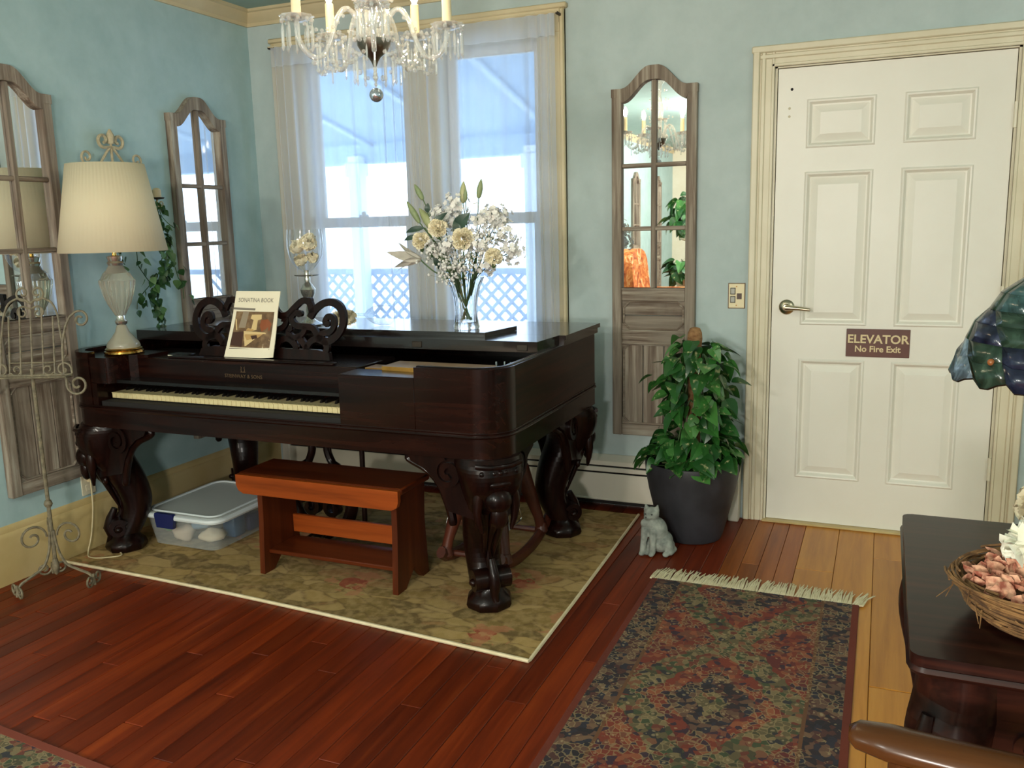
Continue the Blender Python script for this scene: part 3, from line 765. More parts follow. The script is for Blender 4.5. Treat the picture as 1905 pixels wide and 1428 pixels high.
def wall_strip(o, i_, z0, z1):
    mb = MB(); n = len(o)
    a = [(p[0], p[1], z0) for p in o]; b = [(p[0], p[1], z1) for p in o]; c = [(p[0], p[1], z1) for p in i_]; d = [(p[0], p[1], z0) for p in i_]
    mb.strip(a, b); mb.strip(b, c); mb.strip(c, d); mb.add([a[0], b[0], c[0], d[0]], [[0, 1, 2, 3]]); mb.add([a[-1], b[-1], c[-1], d[-1]], [[0, 1, 2, 3]])
    return mb
oo, ii = outline(0), outline(-.038, rf=.095, rb=.012)
n1 = 11
wall_strip([(1.765, PY0)]+oo[:n1], [(1.765, PY0+.038)]+ii[:n1], .676, .92).build('corner_rim', M_RW, pno, 30)
wall_strip(oo[n1-1:n1*2], ii[n1-1:n1*2], .676, .92).build('side_rim', M_RWY, pno, 30)
wall_strip(oo[n1*2-1:n1*3+1], ii[n1*2-1:n1*3+1], .676, .92).build('rear_rim', M_RW, pno, 30)
wall_strip(oo[n1*3:]+[(.20, PY0)], ii[n1*3:]+[(.20, PY0+.038)], .676, .92).build('corner_rim', M_RW, pno, 30)
tr_ = MB(); tr_.tube([(p[0]-.0, p[1], .9205) for p in [(1.77, PY0+.019)]+[((a[0]+b[0])/2, (a[1]+b[1])/2) for a, b in zip(oo[:n1+1], ii[:n1+1])]], .010, 6, flat=.4); tr_.build('rim_bead', M_RW, pno)
MB().box(1.445, 1.765, PY0, -1.315, .676, .882, .003).build('cheek_block', M_RW, pno)
cv = [(.09, -1.412), (.16, -1.447), (.285, -1.447)]+[(.285+.06*math.sin(R(90)*i/8)*.6, -1.447+.10*(1-math.cos(R(90)*i/8))) for i in range(1, 9)]+[(.345, -1.322), (.40, -1.318), (.40, -1.20), (.085, -1.20)]
MB().prism(cv, up3, .79, .899).build('cove_block', M_RW, pno, 30)
MB().prism([(.09, -1.412), (.16, -1.447), (.232, -1.447), (.236, -1.20), (.085, -1.20)], up3, .676, .792).build('end_block', M_RW, pno, 30)
MB().box(.238, 1.444, -1.435, -1.20, .662, .712).build('key_bed', M_DARK, pno, 0)
MB().box(.238, 1.444, PY0, -1.424, .676, .692, .004).build('key_slip', M_RW, pno)
nb = MB(); nb.box(.335, 1.445, -1.322, -1.30, .795, .887, .004); nb.build('name_board', M_RW, pno)
fb = MB(); pf = [(-1.302, .797), (-1.275, .790), (-1.256, .775), (-1.246, .75), (-1.243, .715), (-1.20, .715), (-1.20, .80)]
fb.prism(pf, lambda a, b, d: (d, a, b), .238, 1.444); fb.build('fallboard', M_RW, pno, 50)
MB().box(.236, 1.445, -1.318, -1.03, .868, .8865, .003).build('music_shelf', M_LID, pno)
MB().box(.09, 2.06, -1.415, -.41, .79, .803).build('soundboard', M_EBON, pno, 0)
ip = MB(); ip.prism([(1.56, -1.325), (1.90, -1.355), (1.985, -1.33), (2.02, -1.27), (1.97, -1.20), (1.56, -1.19)], up3, .872, .897)
ip.prism([(1.47, -1.30), (1.545, -1.30), (1.545, -1.22), (1.47, -1.22)], up3, .860, .884); ip.build('iron_plate', M_GOLDP, pno, 30)
ip = MB(); ip.prism([(1.45, -1.195), (2.05, -1.19), (2.05, -1.04), (1.45, -1.04)], up3, .82, .842); ip.build('pin_block', M_RW, pno, 30)
for k in range(3):
    MB().lathe([(.004, 0), (.004, .05), (.003, .052)], (1.93+.03*k, -1.10+.012*(k % 2), .842), 8).build('tuning_pin', M_STEEL, pno)
# keys
KX0, KX1, NW = .246, 1.438, 52; kw = (KX1-KX0)/NW; wk = None; bk = None
for k in range(NW):
    if wk is None:
        wk = MB().box(0, kw-.0012, 0, .15, -.024, 0, .0012).box(.0005, kw-.0017, -.0025, .03, -.003, .0006, .0008).build('white_key', M_IVORY, None); wk.parent = pno; o = wk
    else: o = link_copy(wk, 'white_key', pno)
    o.location = Vector((KX0+k*kw, -1.385, .741))-world_at(pno)
pat = 'ab.cd.e'   # the 88-key layout starts on A
names = 'ABCDEFG'; has = {'A': 1, 'B': 0, 'C': 1, 'D': 1, 'E': 0, 'F': 1, 'G': 1}
for k in range(NW-1):
    if has[names[k % 7]]:
        if bk is None:
            mb = MB(); w = .0052
            mb.add([(-w, 0, -.006), (w, 0, -.006), (w, .10, -.006), (-w, .10, -.006), (-w*.8, .012, .012), (w*.8, .012, .012), (w*.8, .10, .013), (-w*.8, .10, .013)], [(0, 3, 2, 1), (4, 5, 6, 7), (0, 1, 5, 4), (1, 2, 6, 5), (2, 3, 7, 6), (3, 0, 4, 7)])
            bk = mb.build('black_key', M_EBKEY, None, 0); bk.parent = pno; o = bk
        else: o = link_copy(bk, 'black_key', pno)
        o.location = Vector((KX0+(k+1)*kw, -1.333, .741))-world_at(pno)
text_mesh('maker_lettering', 'STEINWAY & SONS', .021, M_GILT, pno, (.905, -1.3225, .828), (R(90), 0, 0), .0004, sx=1.05)
em = MB(); to = xz(-1.3228)
for sx in (-1, 1):
    em.ribbon([(.905+sx*a, .846+b) for a, b in [(.002, 0), (.008, .004), (.009, .012), (.006, .018), (.010, .022)]], .0028, to, 0, .0006)
em.ribbon([(.893, .846), (.917, .846)], .003, to, 0, .0006); em.build('lyre_emblem', M_GILT, pno, 0)
# lid, folded front flap, catches
MB().prism([(PX0+.004, -1.03), (2.072, -1.03), (2.084, -.82), (PX0+.004, -.82)], up3, .9215, .964).build('lid', M_LID, pno, 30)
ld = MB(); ld.prism([(PX0, -.818), (2.114, -.818), (2.114, -.354), (PX0, -.354)], up3, .946, .964); ld.prism([(PX0, -.818), (2.105, -.818), (2.105, -.362), (PX0, -.362)], up3, .9215, .946)
ld.build('rear_lid', M_LID, pno, 30)
MB().prism([(.30, -.948), (1.815, -.948), (1.852, -.70), (.30, -.70)], up3, .9645, .984).build('folded_lid_flap', M_LID, pno, 30)
for cx_ in (.62, 1.55, 2.01):
    MB().box(cx_-.022, cx_+.022, -1.034, -1.029, .928, .952, .002).build('lid_catch', flat('tarnished_brass', srgb(62, 54, 46), .45, .6), pno)
# music desk of scrolled fretwork
dk = lambda a, b, d: (.912+a, -1.205+.27*b+d, .888+b)
desk = MB()
for sx in (-1, 1):
    m_ = lambda pts: [(sx*a, b) for a, b in pts]
    desk.ribbon(m_(smooth_path([(.262, .085), (.315, .075), (.360, .105), (.378, .155), (.360, .205), (.318, .228), (.272, .222), (.235, .196), (.215, .165)], 5)), [.030]*40+[.026], dk, 0, .016)
    desk.ribbon(m_(smooth_path([(.262, .085), (.285, .105), (.318, .112), (.335, .135), (.328, .165), (.303, .172), (.292, .152), (.306, .140)], 5)), .024, dk, 0, .016)
    desk.ribbon(m_(smooth_path([(.225, .185), (.205, .228), (.17, .232), (.135, .205), (.105, .178), (.07, .172), (.04, .195), (.03, .225)], 5)), .026, dk, 0, .016)
    desk.ribbon(m_(smooth_path([(.265, .09), (.235, .125), (.195, .13), (.15, .135), (.125, .16), (.14, .185), (.165, .178)], 5)), .024, dk, 0, .016)
    desk.ribbon(m_(smooth_path([(.02, .225), (.03, .18), (.02, .14), (.05, .115), (.09, .128), (.10, .155), (.078, .160)], 5)), .024, dk, 0, .016)
    desk.ribbon(m_(smooth_path([(.20, .13), (.185, .10), (.145, .085), (.115, .105), (.13, .125)], 5)), .022, dk, 0, .016)
    desk.ribbon(m_(smooth_path([(.30, .02), (.312, .05), (.29, .08), (.262, .085), (.23, .07), (.215, .04), (.235, .01)], 5)), .026, dk, 0, .016)
    desk.ribbon(m_(smooth_path([(.235, .01), (.20, .06), (.165, .09)], 5)), .024, dk, 0, .016)
    desk.ribbon(m_(smooth_path([(.15, .01), (.16, .05), (.12, .08), (.08, .07), (.07, .035), (.10, .03)], 5)), .024, dk, 0, .016)
    desk.ribbon(m_(smooth_path([(.0, .02), (.03, .06), (.02, .10), (.0, .13)], 5)), .028, dk, 0, .016)
    for a, b, r in ((.205, .232, .014), (.03, .228, .014), (.165, .18, .013), (.305, .142, .012), (.125, .125, .011)):
        desk.prism([(sx*a+r*math.cos(TAU*k/12), b+r*math.sin(TAU*k/12)) for k in range(12)], dk, -.001, .017)
desk.prism([(-.335, 0), (.335, 0), (.325, .03), (.27, .040), (-.27, .040), (-.325, .03)], dk, -.002, .02)
desk.build('music_desk', M_RWD, pno, 35)
MB().box(.50, 1.33, -1.31, -1.275, .8866, .896, .003).build('music_ledge', M_RWD, pno)

def carved_leg(x, y, ox, oy):
    leg = MB(); o = Vector((ox, oy, 0)).normalized(); s_ = Vector((-o.y, o.x, 0)); P0 = Vector((x, y, 0))
    sec = [(.60, .045, .115, .120), (.57, .062, .118, .122), (.53, .074, .112, .116), (.48, .070, .102, .104), (.43, .048, .090, .090), (.37, .014, .082, .082), (.30, -.016, .074, .074), (.235, -.032, .066, .068), (.18, -.026, .061, .064), (.13, -.004, .060, .064), (.09, .018, .060, .066)]
    sec = smooth_path(sec, 3); seg = 20; rows = []
    for (z, off, ro, rs) in sec:
        row = []
        for k in range(seg):
            a = TAU*k/seg; e = .8
            ca, sa = math.cos(a), math.sin(a)
            ca = math.copysign(abs(ca)**e, ca); sa = math.copysign(abs(sa)**e, sa)
            row.append(P0+o*(off+ro*ca)+s_*(rs*sa)+Vector((0, 0, z)))
        rows.append(row)
    for i in range(len(rows)-1): leg.strip(rows[i], rows[i+1], True)
    leg.add(rows[0], [list(range(seg))]); leg.add(rows[-1], [list(range(seg))])
    L = leg.build('leg', M_RWD, pno, 60)
    at = lambda a, b, z: P0+o*a+s_*b+Vector((0, 0, z))
    rot = Matrix((o, s_, Vector((0, 0, 1)))).transposed()
    # foot scroll and pad
    ft = MB()
    for b in (-.052, 0.0):
        pass
    sp = spiral(.052, .118, .038, .009, R(150), R(150-520), 40)
    pl = lambda a, b, d: tuple(at(a, d, b))
    ft.ribbon(sp, [.020]*30+[.018, .016, .014, .013, .012, .011, .010, .009, .008, .008], pl, -.070, .070)
    ft.prism([(.052+.022*math.cos(TAU*k/16), .118+.022*math.sin(TAU*k/16)) for k in range(16)], pl, -.05, .05)
    for d in (-1, 1):
        ft.ball(at(.052, d*.068, .118), (.018, .018, .014), 10, 6)
    ft.lathe([(.066, .0085), (.084, .012), (.090, .026), (.084, .048), (.068, .064), (.056, .08), (.052, .10)], at(.028, 0, .0), 8)
    ft.tube([at(.062, 0, .20), at(.084, 0, .155), at(.096, 0, .115), at(.086, 0, .075), at(.10, 0, .045)], [.014, .020, .022, .018, .012], 10)
    ft.build('foot_scroll', M_RWD, L, 40)
    # acanthus, boss and beads on the knee
    kn = MB()
    kn.ball(at(.150, 0, .452), (.045, .052, .050), 16, 10, rot); kn.ball(at(.158, 0, .395), (.024, .034, .05), 12, 8, rot)
    kn.ball(at(.155, 0, .515), (.036, .060, .020), 12, 8, rot)
    for k in range(-3, 4):
        kn.ball(at(.176-.004*abs(k), k*.021, .556), .0125, 10, 6)
    kn.tube([at(.16, -.085, .585), at(.182, -.04, .580), at(.186, 0, .579), at(.182, .04, .580), at(.16, .085, .585)], .009, 6)
    for d in (-1, 1):
        kn.tube([at(.130-.0*t, d*(.055+.018*math.sin(t*PI)), .50-.17*t) for t in (0, .25, .5, .75, 1)], [.020, .022, .018, .013, .006], 8)
        kn.tube([at(.112-.075*t, d*(.035-.02*t), .40-.20*t) for t in (0, .3, .6, 1)], [.016, .014, .010, .004], 8)
        kn.ball(at(.082, d*.052, .345), (.012, .014, .02), 8, 6, rot)
    kn.tube([at(.116, 0, .37), at(.060, 0, .30), at(.034, 0, .24), at(.036, 0, .18), at(.062, 0, .14)], [.020, .018, .015, .013, .012], 8)
    kn.ball(at(.056, .0, .285), (.014, .014, .02), 8, 6, rot)
    kn.build('knee_carving', M_RWD, L, 60)
    # pierced wings running along the two case sides
    for (dx, dy, wx, wy) in ((-math.copysign(1, ox), 0, x, y+math.copysign(.085, oy)), (0, -math.copysign(1, oy), x+math.copysign(.085, ox), y)):
        d_ = Vector((dx, dy, 0)); nrm = Vector((-dy, dx, 0))
        wp = lambda a, b, d: tuple(Vector((wx, wy, 0))+d_*a+nrm*d+Vector((0, 0, b)))
        w = MB(); w.prism([(-.04, .60), (.235, .60), (.250, .588), (.238, .566), (.190, .545), (.150, .510), (.118, .455), (.095, .39), (-.04, .36)], wp, -.022, .022)
        w.tube([wp(a, b, 0) for a, b in smooth_path([(.252, .592), (.262, .572), (.236, .556), (.190, .535), (.148, .500), (.116, .448), (.094, .385), (.085, .33)], 4)], [.014]*20+[.017]*8+[.012], 8)
        c_ = spiral(.085, .535, .058, .012, R(80), R(80-560), 34)
        w.ribbon(c_, .020, wp, -.034, .034)
        w.build('wing_bracket', M_RWD, L, 45)
    return L
carved_leg(1.955, -1.305, 1, -1); carved_leg(.191, -1.305, -1, -1); carved_leg(1.955, -.52, 1, 1); carved_leg(.191, -.52, -1, 1)
# pedal lyre
ly = MB(); lp = lambda a, b, d: (.985+a, -.95+d, b)
for sx in (-1, 1):
    ly.tube([lp(sx*a, b, 0) for a, b in smooth_path([(.05, .60), (.055, .52), (.04, .44), (.075, .36), (.135, .28), (.155, .20), (.13, .12), (.07, .075), (0, .065)], 4)], [.018]*12+[.030]*20+[.032], 8)
    ly.ribbon([(sx*a, b) for a, b in spiral(.06, .17, .055, .012, R(20), R(420), 28)], .022, lp, -.02, .02)
    ly.tube([lp(sx*.055, .09, 0), lp(sx*.055, .60, 0)], .007, 8)
ly.box(.93, 1.04, -.985, -.915, .03, .09, .01); ly.box(.86, 1.11, -.98, -.92, .57, .602, .006)
L_ = ly.build('pedal_lyre', M_RWD, pno, 45)
MB().tube([(1.195, -.93, .60), (1.19, -.93, .09)], .012, 8).build('pedal_rod', M_RWD, L_)
for sx in (-1, 1):
    MB().tube([(.985+sx*.03, -.96, .055), (.985+sx*.035, -1.04, .05), (.985+sx*.04, -1.10, .042)], [.009, .010, .014], 8, flat=.5).build('pedal', flat('worn_brass_pedal', srgb(150, 120, 70), .35, 1), L_)

# ------------------------------------------------------------------ sheet music book
M_PAPER = flat('matt_white_paper', srgb(236, 226, 200), .7); M_INK = flat('grey_ink', srgb(120, 114, 104), .7); M_BAR = flat('grey_print_bar', srgb(128, 120, 108), .7)
bkr = thing('music_book', 'white sonatina sheet music book with a brown still-life cover on the piano', 'book', (.87, -1.265, .8965))
def bk_pt(a, b, d): # a across, b up the page, d off the page; slight curl at the right edge
    curl = .030*max(0, (a-.06)/.055)**2*max(0, 1-b/.2)
    return (.882-.004*(b/.285)+a, -1.27+.112*(b/.285)-d+curl+.012*math.sin(b/.285*PI)*.5, .8968+b*.925)
def page_grid(mb, a0, a1, b0, b1, d, n=10, m_=10):
    g = [[bk_pt(a0+(a1-a0)*i/n, b0+(b1-b0)*j/m_, d) for i in range(n+1)] for j in range(m_+1)]
    for j in range(m_): mb.strip(g[j], g[j+1])
pg = MB(); page_grid(pg, -.113, .113, 0, .285, 0, 16, 14); page_grid(pg, -.113, .113, 0, .285, -.004, 16, 14)
for a in (-.113, .113): pg.strip([bk_pt(a, .285*j/14, 0) for j in range(15)], [bk_pt(a, .285*j/14, -.004) for j in range(15)])
for b in (0, .285): pg.strip([bk_pt(-.113+.226*j/16, b, 0) for j in range(17)], [bk_pt(-.113+.226*j/16, b, -.004) for j in range(17)])
cov = pg.build('cover', M_PAPER, bkr, 60, recalc=False)
def still_life():
    m, nt, b = newmat('still_life_print', srgb(110, 80, 50), .6)
    n = noise(nt, coord(nt, 'Object'), 26, 4); setcol(nt, b, ramp(nt, n, [(.3, srgb(74, 50, 30)), (.55, srgb(120, 92, 62)), (.75, srgb(150, 122, 88))])); return m
q = MB(); page_grid(q, -.096, .098, .042, .196, .0006); q.build('picture', still_life(), cov, 60, recalc=False)
def shape(name, pts, mat, d=.0012):
    mb = MB(); c = (sum(p[0] for p in pts)/len(pts), sum(p[1] for p in pts)/len(pts))
    mb.add([bk_pt(c[0], c[1], d)]+[bk_pt(p[0], p[1], d) for p in pts], [[0, 1+i, 1+(i+1) % len(pts)] for i in range(len(pts))]); mb.build(name, mat, cov, 0, recalc=False)
P_CR = flat('print_cream', srgb(214, 186, 132), .65); P_TAN = flat('print_tan', srgb(186, 148, 92), .65); P_BR = flat('print_brown', srgb(66, 38, 26), .65); P_OR = flat('print_russet', srgb(138, 74, 38), .65); P_GR = flat('print_grey', srgb(150, 134, 112), .65)
shape('printed_backdrop', [(-.06, .194), (-.03, .194), (-.035, .125), (-.07, .125)], P_GR, .0009)
shape('printed_table', [(-.096, .05), (-.035, .046), (-.04, .11), (-.096, .105)], P_BR, .0009)
shape('printed_column', [(-.012, .182), (.038, .184), (.04, .164), (.022, .160), (.024, .118), (-.004, .112), (.0, .16), (-.016, .166)], P_CR)
shape('printed_fruit', [(.04, .16), (.072, .165), (.092, .145), (.088, .115), (.05, .112), (.036, .135)], P_OR)
shape('printed_sheet', [(-.04, .112), (.07, .108), (.095, .072), (-.02, .048)], P_CR, .0011)
shape('printed_sheet_fold', [(-.03, .098), (.06, .1), (.04, .085), (-.03, .07)], P_TAN, .0013)
shape('printed_scroll', [(-.022, .125), (.01, .12), (.004, .112), (-.03, .114)], P_TAN, .0013)
shape('printed_quill', [(-.094, .165), (-.086, .160), (-.074, .115), (-.08, .115)], P_CR, .0013)
shape('printed_seal', [(.0, .092), (.03, .096), (.036, .084), (.012, .076)], P_BR, .0015)
shape('printed_bar', [(-.113, .213), (.0, .210), (.0, .201), (-.113, .204)], M_BAR, .0008)
shape('printed_rule', [(-.096, .038), (.098, .038), (.098, .034), (-.096, .034)], M_BAR, .0008)
tx = text_mesh('title_lettering', 'SONATINA BOOK', .0225, M_INK, cov, (0, 0, 0), (0, 0, 0), .0, sx=1)
me = tx.data; off = world_at(cov)
for v_ in me.vertices: v_.co = Vector(bk_pt(v_.co.x*.98-.004, .245+v_.co.y*1.15, .0009))-off
tx.location = (0, 0, 0)


tx.location = (0, 0, 0)
# ------------------------------------------------------------------ wooden bench tucked under the piano
M_PINE = wood_mat('orange_stained_pine', srgb(100, 40, 11), srgb(150, 68, 22), srgb(176, 90, 36), 'X', .35, 40, 0)
M_PINED = wood_mat('dark_pine_top', srgb(58, 22, 8), srgb(88, 36, 13), srgb(108, 48, 19), 'X', .32, 40, 0)  # seat and shelf pine, darker than the apron
M_PINEZ = wood_mat('dark_pine_upright', srgb(56, 22, 8), srgb(84, 35, 13), srgb(110, 50, 20), 'Z', .35, 40, 0)  # leg boards, also darker than the apron
bn = thing('piano_bench', 'orange-brown pine plank bench with a lower shelf tucked under the piano', 'bench', (1.25, -1.25, .008))
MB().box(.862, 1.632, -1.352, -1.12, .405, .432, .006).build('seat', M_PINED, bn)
ap = MB(); ap.prism([(.866, .428), (.866, .385), (.876, .362), (.900, .350), (1.598, .350), (1.622, .362), (1.630, .385), (1.630, .428)], lambda a, b, d: (a, d, b), -1.374, -1.353); ap.build('apron', M_PINE, bn, 30)
for lx in (.952, 1.584):
    p = [(-1.35, .405), (-1.125, .405), (-1.135, .25), (-1.115, .0085), (-1.165, .0085), (-1.232, .075), (-1.305, .0085), (-1.368, .0085), (-1.352, .25)]
    MB().prism(p, lambda a, b, d: (d, a, b), lx, lx+.024).build('leg', M_PINEZ, bn, 30)
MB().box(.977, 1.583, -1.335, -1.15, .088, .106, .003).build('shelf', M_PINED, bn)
MB().box(.977, 1.583, -1.165, -1.147, .125, .205, .003).build('stretcher', M_PINE, bn)

# ------------------------------------------------------------------ rocking horse under the piano
def fuse(name, mb, mat, parent=None, voxel=.006, at=None, sm=6):
    o = mb.build(name, mat, parent, 0, at=at)
    md = o.modifiers.new('remesh', 'REMESH'); md.mode = 'VOXEL'; md.voxel_size = voxel
    m2 = o.modifiers.new('smooth', 'SMOOTH'); m2.iterations = sm; m2.factor = .5
    dg = bpy.context.evaluated_depsgraph_get(); me = bpy.data.meshes.new_from_object(o.evaluated_get(dg))
    o.modifiers.clear(); old = o.data; o.data = me; me.name = name
    if not me.materials: me.materials.append(mat)
    me.polygons.foreach_set('use_smooth', [True]*len(me.polygons)); bpy.data.meshes.remove(old)
    return o
M_HORSE = varied('dark_red_brown_stained_wood', srgb(66, 30, 20), srgb(92, 44, 28), 10, .38)
rh = thing('rocking_horse', 'small dark brown wooden rocking horse with red saddle behind the carved front leg', 'rocking horse', (1.78, -.86, .008))
for rx_ in (1.645, 1.915):
    pts = [(rx_, -1.075+.60*t+.0, .022+.16*(abs(t-.42)**2.2)*2.0+(.012 if t < .02 else 0)) for t in [i/14 for i in range(15)]]
    mb = MB(); mb.tube(pts, .021, 8, flat=1.25); mb.build('rocker', M_HORSE, rh)
for yy in (-1.0, -.62):
    MB().tube([(1.645, yy, .055), (1.915, yy, .055)], .013, 8).build('crossbar', M_HORSE, rh)
hb = MB(); hb.ball((1.78, -.82, .36), (.078, .165, .082), 16, 12); hb.ball((1.78, -.95, .38), (.068, .075, .078), 14, 10); hb.ball((1.78, -.69, .36), (.074, .08, .082), 14, 10)
hb.tube([(1.78, -.99, .40), (1.78, -1.045, .47), (1.78, -1.085, .525)], [.062, .048, .04], 12); hb.ball((1.78, -1.115, .515), (.032, .062, .036), 12, 8); hb.ball((1.78, -1.16, .495), (.024, .035, .026), 10, 8)
fuse('body', hb, M_HORSE, rh, .009)
for (lx, ly, dx, dy) in ((1.72, -.97, -.075, -.06), (1.84, -.97, .075, -.06), (1.72, -.68, -.075, .06), (1.84, -.68, .075, .06)):
    mb = MB(); mb.tube([(lx, ly, .36), (lx+dx*.5, ly+dy*.3, .24), (lx+dx*.9, ly+dy*.8, .12), (lx+dx, ly+dy, .065)], [.042, .032, .022, .024], 10); mb.lathe([(.024, 0), (.032, .012), (.022, .05)], (lx+dx, ly+dy, .045), 10)
    mb.build('leg', M_HORSE, rh)
for sx in (-1, 1): MB().tube([(1.78+sx*.02, -1.075, .545), (1.78+sx*.027, -1.07, .572)], [.010, .003], 6).build('ear', M_HORSE, rh)
def plaid():
    m, nt, b = newmat('red_orange_saddle_cloth', srgb(150, 56, 24), .8)
    v = coord(nt, 'Object', (1, 1, 1)); n = noise(nt, v, 22, 3)
    setcol(nt, b, ramp(nt, n, [(.38, srgb(112, 36, 18)), (.55, srgb(168, 70, 30)), (.7, srgb(96, 34, 20))])); return m
sd = MB(); rows = []
for j in range(9):
    yy = -.93+.2*j/8; row = []
    for i in range(15):
        a = R(-40+260*i/14); zz = .37+.094*math.sin(a)*(1 if math.sin(a) > 0 else 1.1); xx = 1.78+.092*math.cos(a)+(.03*max(0, -math.sin(a))*math.copysign(1, math.cos(a)))
        row.append((xx, yy, zz))
    rows.append(row)
for j in range(8): sd.strip(rows[j], rows[j+1])
o = sd.build('saddle', plaid(), rh, 60, recalc=False); so = o.modifiers.new('thick', 'SOLIDIFY'); so.thickness = .012; so.offset = 1
for sx in (-1, 1):
    x_ = 1.78+sx*.125
    MB().tube([(x_, -.93, .295), (x_+sx*.012, -.905, .285), (x_+sx*.02, -.875, .20), (x_+sx*.02, -.88, .19), (x_+sx*.018, -1.0, .185), (x_+sx*.005, -.985, .25), (x_, -.94, .295)], .0032, 6).build('stirrup', flat('bright_wire', srgb(200, 200, 200), .25, 1), rh)

# ------------------------------------------------------------------ plastic storage bin
def clear_plastic(name, tint, alpha):
    m = bpy.data.materials.new(name); m.use_nodes = True; nt = m.node_tree; b = nt.nodes['Principled BSDF']
    b.inputs['Base Color'].default_value = tint; b.inputs['Roughness'].default_value = .25; b.inputs['Alpha'].default_value = alpha
    return m
M_TUB = clear_plastic('clear_tub_plastic', srgb(206, 214, 214), .26); M_LIDP = clear_plastic('frosted_lid_plastic', srgb(214, 218, 212), .62); M_LIDR = flat('white_rim_plastic', srgb(214, 220, 220), .4)
M_LATCH = flat('navy_blue_plastic', srgb(22, 32, 84), .4)
bi = thing('storage_bin', 'clear plastic storage bin with frosted lid and navy latches under the piano', 'bin', (.42, -1.0, .008))
def rrect(x0, x1, y0, y1, r, n=6):
    pts = []
    for cx_, cy_, a0 in ((x1-r, y0+r, -90), (x1-r, y1-r, 0), (x0+r, y1-r, 90), (x0+r, y0+r, 180)):
        for i in range(n+1): a = R(a0+90*i/n); pts.append((cx_+r*math.cos(a), cy_+r*math.sin(a)))
    return pts
lo = rrect(.235, .60, -1.232, -.765, .04); hi = rrect(.205, .632, -1.252, -.742, .055)
tb = MB(); tb.strip([(x, y, .010) for x, y in lo], [(x, y, .145) for x, y in hi], True); tb.add([(x, y, .010) for x, y in lo], [list(range(len(lo)))[::-1]]); tb.build('tub', M_TUB, bi, 30)
MB().prism(hi, up3, .160, .166).build('lid', M_LIDP, bi, 30)
lr = MB(); lr.tube([(x, y, .153) for x, y in rrect(.198, .640, -1.262, -.735, .06)], .0125, 8, close=True); lr.tube([(x, y, .168) for x, y in rrect(.225, .612, -1.235, -.762, .05)], .005, 6, close=True); lr.build('lid_rim', M_LIDR, bi)
for yy, s_ in ((-1.265, -1), (-.732, 1)):
    la = MB(); la.prism([(.305, .172), (.405, .172), (.412, .16), (.405, .105), (.31, .105), (.30, .16)], lambda a, b, d: (a, yy+s_*d, b), -.006, .012); la.build('latch', M_LATCH, bi, 30)
TG = 'toys and cloths inside the clear bin'
def in_bin(name, mb, mat, label, cat, at): tag(mb.build(name, mat, at=at, smooth=60), label, cat, TG)
def crumple(c, r, seed, k=.25):
    rg_ = random.Random(seed); mb = MB(); mb.ball(c, r, 14, 10)
    for i, p in enumerate(mb.v):
        d = p-Vector(c); f = 1+k*(math.sin(d.x*90+seed)*math.cos(d.y*70+seed*2)+.6*math.sin(d.z*110+seed*3))*.6; mb.v[i] = Vector(c)+d*f
        mb.v[i].z = max(mb.v[i].z, .0125)
    return mb
in_bin('white_cloth', crumple((.36, -1.165, .055), (.055, .045, .042), 2), flat('off_white_cotton', srgb(206, 190, 170), .9), 'crumpled off-white cloth behind the front latch of the bin', 'cloth', (.36, -1.165, .012))
in_bin('pale_cloth', crumple((.50, -1.14, .045), (.06, .05, .032), 5), flat('pale_beige_cotton', srgb(216, 200, 172), .9), 'pale beige cloth in the front right corner of the bin', 'cloth', (.50, -1.14, .012))
in_bin('green_ball', MB().ball((.285, -1.17, .085), .036, 14, 10), flat('green_foam', srgb(96, 140, 84), .7), 'green ball in the left corner of the bin', 'ball', (.285, -1.17, .012))
in_bin('blue_block', MB().box(.50, .57, -1.07, -.99, .013, .11, .006), flat('blue_toy_plastic', srgb(52, 92, 130), .5), 'blue toy block in the middle of the bin', 'toy', (.53, -1.03, .012))
in_bin('navy_block', MB().box(.50, .575, -.97, -.88, .013, .085, .006), flat('navy_toy_plastic', srgb(28, 36, 84), .5), 'navy blue toy block at the right side of the bin', 'toy', (.53, -.92, .012))
in_bin('grey_pouch', crumple((.40, -.98, .06), (.07, .07, .045), 9), flat('grey_pouch', srgb(134, 140, 140), .8), 'grey fabric pouch in the middle of the bin', 'pouch', (.40, -.98, .012))
in_bin('teal_cloth', crumple((.435, -1.13, .095), (.06, .05, .026), 12), flat('pale_blue_cloth', srgb(124, 156, 180), .9), 'pale blue cloth lying on top inside the bin', 'cloth', (.435, -1.13, .07))

